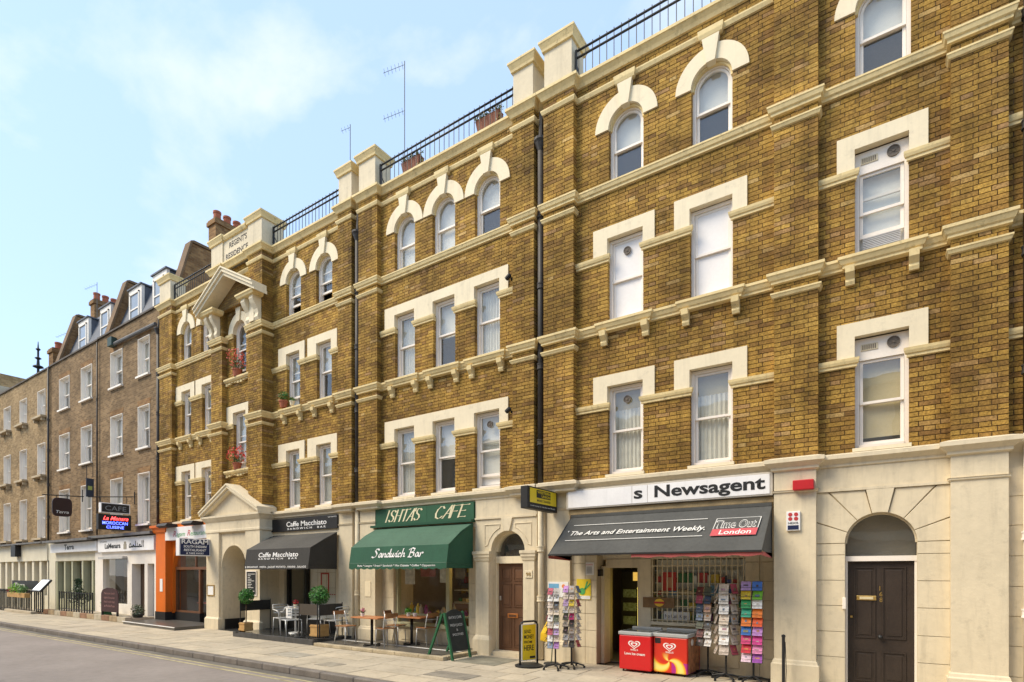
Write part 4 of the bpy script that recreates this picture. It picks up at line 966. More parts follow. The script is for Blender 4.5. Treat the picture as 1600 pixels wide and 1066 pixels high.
# --- black fronted cafe bay
pilaster(-12.62, -12.06, .02); part('frieze', STUCCO, (-15.72, -12.62, 0, .34, 2.9, 3.52)); part('shop_lintel', STUCCO, (-15.72, -12.62, .22, .34, 2.2, 2.9))
part('side_panel', STUCCO, (-15.72, -15.45, .20, .9, 0, 2.2)); part('side_base', BLACK, (-15.72, -15.44, .18, .2, .14, .36))
part('side_panel', STUCCO, (-13.0, -12.62, .20, .9, 0, 2.2))
part('shopfront_frame', BLACK, (-15.45, -15.36, .28, .40, .1, 2.2), (-14.55, -14.48, .28, .40, .1, 2.2), (-13.06, -13.0, .28, .40, .1, 2.2), (-15.36, -13.06, .28, .40, 2.13, 2.2), (-15.36, -14.55, .28, .40, .1, .62), (-14.48, -13.06, .28, .40, .1, .45))
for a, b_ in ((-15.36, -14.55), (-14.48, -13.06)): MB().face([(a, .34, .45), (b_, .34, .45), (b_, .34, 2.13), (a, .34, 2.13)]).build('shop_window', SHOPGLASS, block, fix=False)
inn = part('cafe_interior', M('pale_reflection_wall', (.80, .74, .64), .5), (-14.45, -12.7, .41, .45, 0, 2.9), (-15.7, -14.25, 2.6, 2.65, 0, 2.9), parent=block)  # front panel: a white building's reflection in the glass, painted as a pale wall
for k in range(4): part('reflection_wall_line', GROOVE, (-14.2, -12.7, .403, .41, .5+k*.45, .508+k*.45), parent=inn)
for k in range(4): part('reflection_wall_line', GROOVE, (-14.1+k*.4, -14.092+k*.4, .403, .41, .2, 2.6), parent=inn)
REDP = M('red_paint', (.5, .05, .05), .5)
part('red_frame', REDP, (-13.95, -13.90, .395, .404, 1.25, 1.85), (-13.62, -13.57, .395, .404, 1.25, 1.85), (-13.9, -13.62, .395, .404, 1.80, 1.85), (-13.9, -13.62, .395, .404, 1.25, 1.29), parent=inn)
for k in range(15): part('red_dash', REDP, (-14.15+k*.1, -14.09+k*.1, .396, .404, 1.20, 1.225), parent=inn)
part('cafe_floor', M('dark_floor', (.08, .07, .06), .4), (-15.7, -12.7, .4, 4, .1, .14))
sg = root('shop_fascia_sign', (-14.2, -.03, 3.1), 'black fascia board with white lettering above the black awning', 'sign')
part('sign_board', BLACK, (-15.72, -12.63, -.06, -.001, 3.09, 3.47), parent=sg)
text('Caffe Macchiato', WPRINT, sg, (-14.95, -.06, 3.225), UX, UZ, 1.86, .15, bold=.012); text('SANDWICH  BAR', WPRINT, sg, (-14.9, -.06, 3.13), UX, UZ, 1.78, .055, spacing=1.6, bold=.02)
text('0207 636 4712', WPRINT, sg, (-13.03, -.06, 3.40), UX, UZ, .36, .035)
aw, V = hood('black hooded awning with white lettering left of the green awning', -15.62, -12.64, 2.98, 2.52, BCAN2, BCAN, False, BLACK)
text('Caffe Macchiato', WPRINT, aw, (-14.96, -.951, 2.29), UX, V, 1.84, .135, bold=.012, depth=.008); text('SANDWICH  BAR', WPRINT, aw, (-14.95, -.962, 2.22), UX, V, 1.8, .045, spacing=1.6, bold=.02, depth=.008)
text('& BREAKFAST . PASTA . JACKET POTATO . PANINI . SALADS', WPRINT, aw, (-15.58, -.99, 1.985), UX, UZ, 2.85, .055, bold=.015, depth=.004)

# --- arched residence entrance with pediment
ex, esp, er = -17.235, 2.02, .70
arch_wall('porch_wall', -18.70, -15.72, 0, 3.3, ex, esp, er, -.38, .34)
MB().ring(ex, esp, er, er + .035, -.40, -.38, n=28).build('arch_bead', STUCCO, block)
for x0, x1 in ((-18.76, -18.0), (-16.47, -15.70)):
    part('porch_pilaster', STUCCO, (x0, x1, -.46, -.381, 0, 3.16)); MB().band(x0, x1, .08, [(0, 0), (.05, .001), (.05, .34), (0, .40)], -.38).build('plinth', STUCCO, block)
for a in (60, 90, 120): part('voussoir_joint', GROOVE, (ex-.005, ex+.005, -.3815, -.379, esp+er, esp+er+.42))
part('porch_plinth', BLACK, (-17.93, -17.87, -.3, .5, .0, .34), (-16.56, -16.50, -.3, .5, 0, .34))
MB().band(-18.76, -15.70, .46, [(0, 3.14), (.03, 3.16), (.03, 3.22), (.02, 3.24), (.02, 3.48), (.06, 3.52), (.12, 3.60), (.14, 3.62), (.14, 3.68), (0, 3.70)]).build('entablature', STUCCO, block)
px, pl, pr_, pz0, pz1 = -17.23, -18.92, -15.54, 3.70, 4.52
for (xa, xb) in ((pl, px), (pr_, px)):
    m = MB()
    for y0, y1, t0, t1 in ((-.63, .0, 0, .09), (-.66, .0, .09, .14), (-.57, -.2, -.07, 0)):
        m.prism_y([(xa, pz0 + t0), (xb, pz1 + t0), (xb, pz1 + t1), (xa, pz0 + t1)], y0, y1)
    m.build('pediment', STUCCO2, block)
MB().prism_y([(pl+.1, pz0-.01), (pr_-.1, pz0-.01), (px, pz1+.02)], -.44, -.2).build('tympanum', STUCCO, block)
part('porch_door', DOOR_DARK, (-17.95, -16.52, .6, .66, 0, 2.02)); part('porch_transom', STUCCO2, (-17.95, -16.52, .5, .66, 2.02, 2.10))
fan(block, ex, esp, er, 2.1, .6); part('hall_back', DARK, (-18, -16.4, 1.2, 1.22, 0, 3))
part('porch_side', STUCCO, (-18.10, -17.935, .34, .66, 0, 2.9), (-16.53, -16.36, .34, .66, 0, 2.9)); part('porch_floor', M('dark_tile', (.05, .05, .048), .25), (-17.93, -16.54, -.5, .6, 0.004, .02))

# --- orange restaurant front at the left end
ORANGE = M('orange_paint', (.72, .16, .012), .5, .08, 1.5, streak=.08)
BROWNW = M('brown_wood', (.17, .075, .035), .45, .2, 3)
part('orange_pilaster', ORANGE, (-22.80, -22.06, -.24, .3, .40, 3.35)); part('orange_base', BLACK, (-22.82, -22.04, -.26, .3, .0, .40))
MB().band(-22.86, -22.02, .24, [(0, 3.30), (.06, 3.36), (.08, 3.46), (.16, 3.52), (.16, 3.60), (0, 3.62)]).build('orange_capital', ORANGE, block)
part('orange_fascia', ORANGE, (-22.02, -18.78, -.20, -.001, 3.50, 3.58))
arch_wall('orange_surround', -22.06, -18.95, .36, 3.02, -20.55, 1.95, 1.42, -.02, .2, ORANGE)
part('frieze', STUCCO, (-22.06, -18.76, 0, .34, 3.02, 3.52))
part('riser', BLACK, (-22.0, -20.2, .05, .2, 0, .40)); part('shopfront_frame', BROWNW, (-21.99, -21.92, .08, .2, .4, 2.0), (-20.32, -20.22, .08, .2, .1, 2.0), (-19.75, -19.68, .08, .2, .1, 2.0), (-21.99, -19.68, .07, .2, 1.96, 2.06), (-21.92, -20.32, .08, .2, .4, .46), (-19.68, -19.1, .05, .2, 0, 2.0))
MB().face([(-21.92, .14, .46), (-19.75, .14, .46), (-19.75, .14, 1.96), (-21.92, .14, 1.96)]).build('shop_window', SHOPGLASS, block, fix=False)
fan(block, -20.55, 1.95, 1.40, 2.06, .12); part('fan_bar', BROWNW, (-20.58, -20.52, .09, .16, 2.06, 3.34))
part('restaurant_interior', M('warm_wall', (.24, .13, .07), .8, .2, 3), (-22.6, -18.8, 2.4, 2.45, 0, 3.3)); 
tb = part('laid_table', M('red_cloth', (.20, .04, .03), .8), (-21.5, -20.7, .6, 1.2, .7, .74)); MB().prism_y([(-21.45, .74), (-21.1, .74), (-21.28, 1.0)], .65, .66).build('napkin', WHITE, tb)
sg = root('shop_fascia_sign', (-20.6, -.24, 3.05), 'white fascia sign with red and green script above the orange front', 'sign'); part('sign_board', WHITE_SIGN, (-22.04, -19.0, -.26, -.001, 3.03, 3.49), parent=sg)
RI, GI = M('red_ink', (.55, .03, .05), .6), M('green_ink', (.10, .42, .12), .6)
text('R', RI, sg, (-21.43, -.26, 3.15), UX, UZ, .2, .21, shear=.3); text('agam', GI, sg, (-21.2, -.26, 3.15), UX, UZ, .62, .17, shear=.35); text('R', RI, sg, (-20.42, -.26, 3.15), UX, UZ, .2, .21, shear=.3); text('estaurant', GI, sg, (-20.2, -.26, 3.15), UX, UZ, 1.05, .17, shear=.35)
text('SOUTH INDIAN', RI, sg, (-20.9, -.26, 3.06), UX, UZ, .5, .035)
for i, x in enumerate((-21.6, -19.8)):
    l = root('sign_lamp', (x, -.4, 3.55), ('dark sign lamp over the left half of the red and green script sign', 'dark sign lamp over the right half of the red and green script sign')[i], 'lamp')
    MB().prism_x([(-.2, 3.52), (-.5, 3.46), (-.62, 3.52), (-.55, 3.62), (-.2, 3.60)], x-.35, x+.35).build('lamp_hood', BLACK, l, bevel=.01); MB().tube([(x, -.2, 3.6), (x, .0, 3.62)], .015).build('arm', IRON, l)
# ---------------------------------------------------------------- gaps and cornices between piers
for x0, x1 in ((-6.19, -5.95), (-12.06, -11.70)): part('recess_wall', STUCCO, (x0, x1, .05, .3, 0, 3.55))
for x0, x1, p in PIERS:
    if p < .3 and x0 < -2 and x0 > -20: MB().band(x0, x1, p, [(0, 3.50), (.05, 3.52), (.05, 3.56), (.13, 3.62), (.15, 3.63), (.15, 3.69), (.03, 3.725), (0, 3.73)]).build('pier_cornice', STUCCO, block)

# ---------------------------------------------------------------- terraced houses to the left
REVEAL = M('white_reveal', (.88, .81, .71), .6, .06, 2, streak=.08)
def house(label, x0, x1, cols, brick, zt, floors, sill_br=False):
    h = root('terraced_house', ((x0+x1)/2, 2, 0), label, 'house', 'brown brick terraced houses')
    hs = [(a, b_, c, d) for a, b_ in cols for c, d in floors]
    m = MB(); wall_grid(m, x0, x1, 3.3, zt, hs, .02, .3); m.build('wall', brick, h, fix=False)
    m = MB(); m.box(x0-.02, x1+.02, -.04, .36, zt, zt+.07); m.build('coping', M('dark_coping', (.12, .10, .08), .8, .3), h)
    MB().box(x0, x1, 4.8, 5, 0, zt).box(x0, x0+.2, .33, 4.8, 0, zt).box(x1-.2, x1, .33, 4.8, 0, zt).box(x0+.2, x1-.2, .33, 4.8, 6.2, 6.3).box(x0+.2, x1-.2, .33, 4.8, 9.1, 9.2).box(x0+.2, x1-.2, .33, 4.8, 3.3, 3.4).box(x0, x1, .33, 4.8, zt-.5, zt-.4).build('shell', ROOM, h)
    for i, (a, b_, c, d) in enumerate(hs):
        w = window(h, a+.02, b_-.02, c, d-.02, .16, False, ('net', 'half', 'full', 'side')[(i*7+len(cols)) % 4], white=REVEAL, fw=.07, sashw=.05)
        MB().box(a-.001, a+.02, -.004, .16, c, d).build('reveal', REVEAL, w); MB().box(b_-.02, b_+.001, -.004, .16, c, d).build('reveal', REVEAL, w); MB().box(a, b_, -.006, .2, d-.02, d+.002).build('reveal', REVEAL, w)
        if sill_br: MB().box(a-.12, b_+.12, -.22, .16, c-.10, c).box(a-.04, a+.06, -.16, 0, c-.26, c-.1).box(b_-.06, b_+.04, -.16, 0, c-.26, c-.1).build('sill', BRICK_FAR2 if False else M('tan_stone', (.48, .38, .24), .8, .2), w)
        else: MB().box(a-.05, b_+.05, -.08, .16, c-.07, c).build('sill', REVEAL, w)
        if not sill_br: MB().prism_y([(a-.02, d+.003), (b_+.02, d+.003), (b_+.10, d+.24), (a-.10, d+.24)], .012, .03).build('brick_arch', BRICK_RED, h)
    return h
FL = [(3.78, 5.80), (6.80, 8.46), (9.66, 11.16)]
H1 = house('brown brick terraced house with three slated dormers next to the mansion block', -28.65, -22.92, [(-24.86, -23.88), (-27.42, -26.28)], BRICK_FAR, 12.05, FL)
H2 = house('brown brick terraced house with a tall chimney stack and cream shopfront below', -34.44, -28.66, [(-30.55, -29.36), (-33.18, -31.93)], BRICK_FAR, 12.02, FL)
H3 = house('paler tan brick house at the far left with bracketed window sills', -43.8, -34.45, [(-36.12, -35.05), (-38.8, -37.74), (-41.46, -40.34)], BRICK_FAR2, 12.0, [(3.6, 5.72), (6.76, 8.40), (9.74, 11.10)], True)
def dormer(h, x0, x1, z0=12.1, z1=14.15, y=.75):
    d = MB().box(x0, x1, y, y+.12, z0, z1).build('dormer', REVEAL, h)
    MB().box(x0+.22, x1-.22, y-.012, y-.002, z0+.55, z1-.28).build('pane', M('dormer_glass', (.30, .33, .36), .1, spec=.8), d)
    MB().box(x0+.16, x0+.22, y-.05, y-.001, z0+.5, z1-.22).box(x1-.22, x1-.16, y-.05, y-.001, z0+.5, z1-.22).box(x0+.16, x1-.16, y-.05, y-.001, z1-.28, z1-.22).box(x0+.22, x1-.22, y-.04, y-.012, 13.2, 13.26).box(x0+.12, x1-.12, y-.08, y-.001, z0+.44, z0+.5).build('frame', REVEAL, d)
    MB().box(x0+.01, x1-.01, y+.12, y+1.6, z0, z1-.02).build('cheek', SLATE, d); MB().box(x0-.05, x1+.05, y-.06, y+1.65, z1, z1+.06).build('lead_top', SLATE, d)
for h, xs, x0, x1 in ((H1, ((-25.35, -24.15), (-27.55, -26.35)), -28.5, -22.95), (H2, ((-30.55, -29.4), (-33.1, -31.9)), -34.3, -28.75)):
    MB().prism_x([(.40, 11.9), (1.25, 14.4), (4.6, 15.2), (4.6, 11.9)], x0, x1).build('roof', SLATE, h)
    for a, b_ in xs: dormer(h, a, b_)
MB().prism_x([(.40, 11.7), (2.6, 13.0), (4.6, 12.4), (4.6, 11.7)], -43.6, -34.6).build('roof', SLATE, H3)
def party(h, x, top, zb=12.1):
    g = MB().prism_x([(.25, zb), (1.05, top), (4.6, top), (4.6, zb)], x-.18, x+.18).build('party_wall', BRICK_RED, h)
    MB().prism_x([(.20, zb+.02), (1.0, top+.06), (1.12, top+.12), (4.6, top+.12), (4.6, top+.02), (1.06, top+.02), (.3, zb)], x-.23, x+.23).build('coping', M('brick_coping', (.20, .125, .065), .85, .3), g)
party(H1, -28.6, 14.95); party(H2, -34.4, 14.9); party(block, -22.95, 14.87, 11.9)
def chimney(h, x0, x1, y0, y1, z0, z1, pots):
    c = MB().box(x0, x1, y0, y1, z0, z1-.25).box(x0-.06, x1+.06, y0-.06, y1+.06, z1-.25, z1-.08).box(x0-.02, x1+.02, y0-.02, y1+.02, z1-.08, z1).build('chimney', BRICK_RED, h)
    for k in range(pots):
        y = y0 + (y1-y0)*(k+.5)/pots; MB().lathe((x0+x1)/2, y, [(0, 0), (.15, 0), (.14, .30), (.16, .32), (.16, .40), (.11, .40), (.10, .1), (0, .1)], 14, z1).build('chimney_pot', TERRACOTTA, c, smooth=False)
chimney(H2, -34.9, -34.4, 1.87, 3.05, 14.0, 16.2, 3); chimney(block, -23.4, -22.85, 2.04, 3.3, 11.5, 16.45, 3); chimney(H3, -37.1, -36.5, .75, 1.4, 11.9, 13.75, 1)
# stepped stacks behind the far parapet and the finial
for i, (x, w, z) in enumerate(((-38.6, 1.1, 12.75), (-40.2, 1.3, 12.75), (-41.9, 1.5, 12.8), (-43.2, 1.3, 12.9))): MB().box(x-w/2, x+w/2, 1.0, 1.6, 11.9, z).box(x-w/2-.08, x+w/2+.08, .92, 1.68, z, z+.12).build('stack', BRICK_RED, H3)
fi = root('roof_finial', (-39.2, .9, 12.6), 'slender dark roof finial on the far left skyline', 'finial'); MB().lathe(-39.2, .9, [(0, 12.5), (.08, 12.5), (.06, 13.2), (.25, 13.28), (.23, 13.34), (.08, 13.4), (.06, 13.7), (.16, 13.78), (.05, 13.86), (.05, 14.2), (.12, 14.28), (.04, 14.36), (.015, 14.7), (0, 14.72)], 12).build('finial_stem', IRON, fi)
far = root('far_building', (-51, 2, 0), 'cream stone building at the far left edge beyond the brick terrace', 'building')
wm2 = MB(); hs = [(-57.5+i*2.4, -56.2+i*2.4, z, z+1.9) for i in range(6) for z in (4, 7, 10)]; wall_grid(wm2, -60, -43.85, 0, 13.0, hs, -.15, .4); wm2.build('wall', STUCCO, far, fix=False)
part('cornice', STUCCO, (-60, -43.83, -.6, .3, 12.5, 12.8), (-60, -43.83, -.75, .3, 12.8, 13.05), parent=far); part('attic', BRICK_FAR2, (-58, -45.2, .2, 4, 13.05, 14.1), parent=far); part('body', STUCCO, (-60, -43.85, .3, 6, 0, 13), parent=far)
for a, b_, c, d in hs: window(far, a, b_, c, d, .0, False, 'dark')
for i, w in ((0, 0), (1, 1)): part('attic_pot', TERRACOTTA, (-47-i, -46.7-i, 1, 1.3, 14.1, 14.5), parent=far)

# shopfronts of the houses
CREAM2 = M('cream_shop_paint', (.72, .66, .50), .6, .08, 2, streak=.08); PGREEN = M('pale_olive_paint', (.50, .49, .33), .6, .08, 2)
LEAD = M('lead_flashing', (.16, .155, .15), .7, .3, 3)
def sbox(h, name, mat, *q): return part(name, mat, *q, parent=h)
# white cafe front (right-hand house)
sbox(H1, 'shop_wall', REVEAL, (-28.64, -27.85, -.12, .35, 0, 3.3), (-25.5, -25.1, -.12, .35, 0, 3.3), (-24.0, -23.75, -.12, .35, 0, 2.2), (-23.2, -22.93, -.12, .35, 0, 2.2), (-25.1, -22.93, -.12, .35, 2.2, 3.3), (-27.85, -25.5, -.12, .35, 2.5, 3.3))
sbox(H1, 'stall_riser', REVEAL, (-27.85, -25.5, -.05, .2, 0, .55)); sbox(H1, 'lead_canopy', LEAD, (-28.6, -22.93, -.4, .02, 3.32, 3.42))
MB().face([(-27.85, 0, .55), (-25.5, 0, .55), (-25.5, 0, 2.5), (-27.85, 0, 2.5)]).build('shop_window', SHOPGLASS, H1, fix=False)
sbox(H1, 'blind_box', M('grey_blind', (.5, .48, .45), .5), (-27.85, -25.5, -.3, -.1, 2.42, 2.52)); sbox(H1, 'shop_door', M('door_brown2', (.12, .07, .04), .5), (-25.1, -24.0, .2, .25, 0, 2.2)); sbox(H1, 'side_light', M('dormer_glass', (.30, .33, .36), .1, spec=.8), (-23.75, -23.2, .1, .12, .1, 2.2))
sbox(H1, 'shop_interior', M('amber_wall', (.55, .36, .16), .8, .4, 1.5), (-28.4, -23, .9, .95, 0, 3.2)); sbox(H1, 'drape', M('ochre_drape', (.55, .36, .10), .8, .3, 4), (-27.0, -26.75, .5, .55, .8, 2.5), (-26.2, -25.95, .6, .65, 1.2, 2.5))
sg = root('shop_fascia_sign', (-25.4, -.2, 2.7), 'white fascia with dark latin and arabic lettering left of the orange front', 'sign'); part('sign_board', WHITE_SIGN, (-28.0, -22.95, -.25, -.121, 2.72, 3.27), parent=sg)
text('LaMenara', INK, sg, (-27.29, -.25, 2.86), UX, UZ, 1.5, .21, bold=.03); text('CAFE LOUNGE', INK, sg, (-27.8, -.25, 3.12), UX, UZ, .7, .06)
MB().box(-25.5, -25.25, -.26, -.2505, 2.80, 3.0).box(-25.46, -25.29, -.26, -.2505, 3.0, 3.1).build('lantern_mark', M('lantern_grey', (.35, .32, .25), .6), sg)
AR = [[(0,.3),(.0,.05),(.2,0),(.3,.1),(.3,.35)],[(.3,.1),(.6,.05),(.75,.25),(.6,.32),(.5,.1)],[(.75,.1),(1.0,.05),(1.0,.9)],[(1.0,.05),(1.3,.05),(1.35,.3)],[(1.3,.05),(1.6,.05),(1.75,.3),(1.6,.35),(1.55,.1)],[(1.7,.05),(2.0,.05),(2.0,.95)],[(2.2,.0),(2.2,.95)],[(.1,.5),(.12,.56)],[(.2,.5),(.22,.56)],[(1.3,.5),(1.33,.56)]]
nib(AR, INK, sg, (-25.0, -.25, 2.86), UX, UZ, .55, .24, .07, R(50))
# cream and olive front (middle house)
sbox(H2, 'shop_wall', CREAM2, (-34.44, -33.5, -.05, .3, 0, 3.3), (-33.5, -28.66, -.05, .3, 2.4, 3.3)); sbox(H2, 'lead_canopy', LEAD, (-33.6, -28.3, -.55, .0, 3.26, 3.36)); sbox(H2, 'stall_riser', PGREEN, (-33.5, -28.66, .05, .3, 0, .6))
for x in (-33.5, -32.5, -31.6, -30.4, -29.3, -28.8): sbox(H2, 'shop_post', PGREEN, (x, x+.16, -.02, .25, .0, 2.4))
MB().face([(-33.4, .15, .6), (-28.8, .15, .6), (-28.8, .15, 2.4), (-33.4, .15, 2.4)]).build('shop_window', SHOPGLASS, H2, fix=False); sbox(H2, 'shop_interior', M('amber_wall', (.42, .27, .12), .8), (-34, -28.8, 1.6, 1.65, 0, 3.2))
sg = root('shop_fascia_sign', (-31, -.2, 2.8), 'cream fascia with small dark lettering above the olive shopfront', 'sign'); part('sign_board', WHITE_SIGN, (-33.5, -28.15, -.25, -.051, 2.80, 3.22), parent=sg)
text('Terra', INK, sg, (-31.75, -.25, 2.92), UX, UZ, 1.15, .24, bold=.03)
# far cream front
sbox(H3, 'shop_wall', CREAM2, (-43.8, -34.45, -.1, .3, 2.45, 3.3), (-43.8, -43.2, -.05, .3, 0, 2.45)); sbox(H3, 'dark_bracket', BLACK, (-38.9, -38.2, -.35, -.11, 2.7, 3.3)); sbox(H3, 'lead_canopy', LEAD, (-43.8, -34.5, -.35, -.1, 3.31, 3.39))
for i in range(9): x = -43.1 + i*1.06; sbox(H3, 'shop_post', CREAM2, (x, x+.30, -.05, .25, 0, 2.45))
sbox(H3, 'shop_glass', M('curtained_glass', (.50, .43, .32), .15, .2, 2, spec=.6), (-43.2, -34.5, .15, .18, .7, 2.45)); sbox(H3, 'stall_riser', CREAM2, (-43.2, -34.5, .05, .2, 0, .7))

# terrace across the street: it closes the street and shows in the glass
opp = root('opposite_terrace', (-15, -18, 0), 'brick terrace across the street reflected in the shop windows', 'building')
hs = [(-58.5 + i*2.4, -57.4 + i*2.4, z, z + 1.7) for i in range(36) for z in (1.0, 4.2, 7.0)]
m = MB(); wall_grid(m, -62, 30, 0, 9.4, hs, -16.2, -.3); m.build('wall', far_brick('opposite_brick', (.42, .28, .14), (.58, .41, .22), (.45, .35, .23)), opp, fix=False); part('cornice', STUCCO, (-62, 30, -16.2, -15.95, 9.3, 9.6), (-62, 30, -16.2, -16.1, 3.2, 3.5), parent=opp)
part('body', SLATE, (-62, 30, -22, -16.6, 0, 9.5), parent=opp)
for a, b_, c, d in hs[::1]: MB().box(a, b_, -16.5, -16.4, c, d).box((a+b_)/2-.03, (a+b_)/2+.03, -16.4, -16.36, c, d).box(a, b_, -16.4, -16.36, (c+d)/2-.03, (c+d)/2+.03).build('window', WHITE if (int(a*7) % 3 == 0) else M('dormer_glass', (.30, .33, .36), .1), opp)
# ---------------------------------------------------------------- pipes, signs and fittings on the fronts
def downpipe(x, z1, label, y=-.06, hopper=True, low=3.74, lowmat=STUCCO, mat=PIPE, r=.066):
    d = root('downpipe', (x, y, 0), label, 'drainpipe', 'drainpipes down the fronts')
    MB().tube([(x, y, low), (x, y, z1)], r, 12).build('pipe', mat, d, smooth=True)
    if lowmat: MB().tube([(x, y, .02), (x, y, low)], r*.95, 12).build('painted_pipe', lowmat, d, smooth=True)
    for z in ([1.3, 2.35] if lowmat else []) + [q for q in (4.6, 6.2, 7.9, 9.4) if q < z1]:
        MB().lathe(x, y, [(0, -.06), (r*1.3, -.06), (r*1.3, -.04), (r*1.18, -.03), (r*1.18, .03), (r*1.3, .04), (r*1.3, .06), (0, .06)], 12, z).build('collar', mat if z > low else lowmat, d)
    if hopper: MB().lathe(x, y, [(0, 0), (r, 0), (r*1.3, .06), (r*1.9, .16), (r*2.3, .2), (r*2.3, .25), (r*1.9, .26), (0, .24)], 12, z1).tube([(x, y, z1+.2), (x, y+.04, 11.6)], r*.8, 8).build('hopper_head', mat, d)
downpipe(-6.07, 10.75, 'dark drainpipe with hopper between the cafe door and the newsagent')
downpipe(-11.80, 10.75, 'dark drainpipe with hopper between the green and the black awnings')
downpipe(1.60, 11.6, 'drainpipe at the right edge of the picture, white at street level', hopper=False, lowmat=WHITE, y=-.08)
downpipe(-23.0, 10.9, 'dark drainpipe where the mansion block meets the brown brick house', hopper=True, lowmat=None, low=3.4)
downpipe(-34.4, 12.0, 'thin dark drainpipe between the two left brick houses', hopper=False, lowmat=None, low=3.4, r=.05)
downpipe(-28.62, 11.9, 'thin dark cable pipe in the middle of the brown brick terrace', hopper=False, lowmat=None, low=3.5, r=.03)
g = root('parapet_gutter', (-25, -.1, 11.3), 'grey gutter pipe slanting below the parapet of the brown brick house', 'gutter'); MB().tube([(-26.9, -.08, 11.42), (-23.2, -.08, 11.36)], .07, 8).build('pipe', LEAD, g); MB().box(-27.2, -26.8, -.2, 0, 11.35, 11.7).build('box_end', M('dark_green', (.03, .06, .05), .6), g)

UY = Vector((0, 1, 0))
def proj_sign(name, label, x, y0, y1, z0, z1, t, case, face, parent=None):
    s = root(name, (x, (y0+y1)/2, z0), label, 'sign')
    part('case', case, (x-t, x, y0, y1, z0, z1), parent=s, bevel=.008)
    if face: part('face', face, (x-.001, x+.006, y0+.03, y1-.03, z0+.03, z1-.03), parent=s)
    return s
YEL = M('yellow_sign', (.78, .58, .02), .45, .05)
s = proj_sign('projecting_sign', 'black and yellow projecting sign on the pier between cafe door and newsagent', -5.68, -1.2, -.05, 3.09, 3.52, .16, BLACK, None)
part('face', YEL, (-5.681, -5.674, -1.12, -.10, 3.21, 3.49), parent=s); part('black_block', BLACK, (-5.674, -5.670, -.88, -.34, 3.32, 3.47), parent=s)
text('WESTERN', YEL, s, (-5.670, -.86, 3.405), UY, UZ, .5, .05, bold=.02); text('UNION', YEL, s, (-5.670, -.70, 3.335), UY, UZ, .34, .05, bold=.02); text('MONEY TRANSFER', INK, s, (-5.674, -.86, 3.245), UY, UZ, .52, .045, bold=.01); text('send money in minutes worldwide', PALE, s, (-5.68, -1.1, 3.14), UY, UZ, .95, .03)
part('bracket', IRON, (-5.80, -5.72, -.06, .0, 3.2, 3.45), parent=s)
NAVY = M('navy_sign', (.014, .022, .075), .5)
s = proj_sign('projecting_sign', 'navy blue projecting sign with white capitals beside the pedimented entrance', -18.5, -1.44, -.47, 2.39, 2.95, .22, WHITE_SIGN, NAVY)
for i, (t_, h_, z_, w_) in enumerate((('RAGAM', .15, 2.79, .84), ('SOUTH INDIAN', .075, 2.67, .72), ('RESTAURANT', .075, 2.555, .70), ('& TAKE AWAY', .06, 2.46, .56))): text(t_, WPRINT, s, (-18.494, -.955, z_ - .015), UY, UZ, w_, h_, bold=.02, align='C', shear=.15 if i else 0, depth=.003)
part('bracket', IRON, (-18.62, -18.58, -.49, -.44, 2.86, 2.9), parent=s)
s = proj_sign('projecting_sign', 'black sign box with grey capitals hung above the neon cuisine sign', -25.05, -1.2, -.2, 4.17, 4.56, .2, WHITE_SIGN, BLACK); text('CAFE', M('grey_tube', (.22, .24, .25), .5), s, (-25.044, -.7, 4.27), UY, UZ, .72, .19, bold=.0, align='C', depth=.003)
MB().tube([(-25.1, -1.6, 4.72), (-25.1, 0, 4.9)], .018).tube([(-25.1, -1.2, 4.77), (-25.1, -1.2, 4.55)], .012).tube([(-25.1, -.3, 4.87), (-25.1, -.3, 4.55)], .012).tube([(-25.1, -.02, 4.6), (-25.1, -.02, 5.1)], .02).build('bracket', IRON, s)
s = proj_sign('projecting_sign', 'neon sign box with red script and blue capitals below the black one', -25.05, -1.28, -.16, 3.52, 4.12, .2, BLACK, BLACK)
NR, NB = M('red_neon', (1, .05, .05), .5, emit=1.6), M('blue_neon', (.08, .12, 1), .5, emit=2.0)
text('La Menara', NR, s, (-25.044, -.70, 3.90), UY, UZ, .86, .15, bold=.012, align='C', shear=.4, depth=.003); text('MOROCCAN', NB, s, (-25.044, -.72, 3.73), UY, UZ, .86, .12, bold=.008, align='C', depth=.003); text('CUISINE', NB, s, (-25.044, -.72, 3.57), UY, UZ, .60, .11, bold=.008, align='C', depth=.003)
MAROON = M('maroon_black_sign', (.035, .015, .013), .45)
s = root('hanging_sign', (-30.2, -.8, 4.3), 'dark brown rounded hanging sign on an iron arm over the olive shopfront', 'sign')
n = 40; pts = []
for k in range(n): a = 2*math.pi*k/n; c, q = math.cos(a), math.sin(a); pts.append((-.80 + .36*math.copysign(abs(c)**.45, c), 4.74 + .41*math.copysign(abs(q)**.45, q)))
MB().prism_x(pts, -30.28, -30.2).build('panel', MAROON, s, bevel=.01); text('Terra', PALE, s, (-30.2, -.80, 4.47), UY, UZ, .46, .13, bold=.01, align='C', shear=.2, depth=.004)
MB().tube([(-30.24, -1.5, 5.22), (-30.24, .0, 5.30)], .022).tube([(-30.24, -.05, 5.05), (-30.24, -.05, 5.6)], .02).tube([(-30.24, -1.0, 5.25), (-30.24, -1.0, 5.1)], .012).tube([(-30.24, -.6, 5.27), (-30.24, -.6, 5.1)], .012).build('arm', IRON, s)
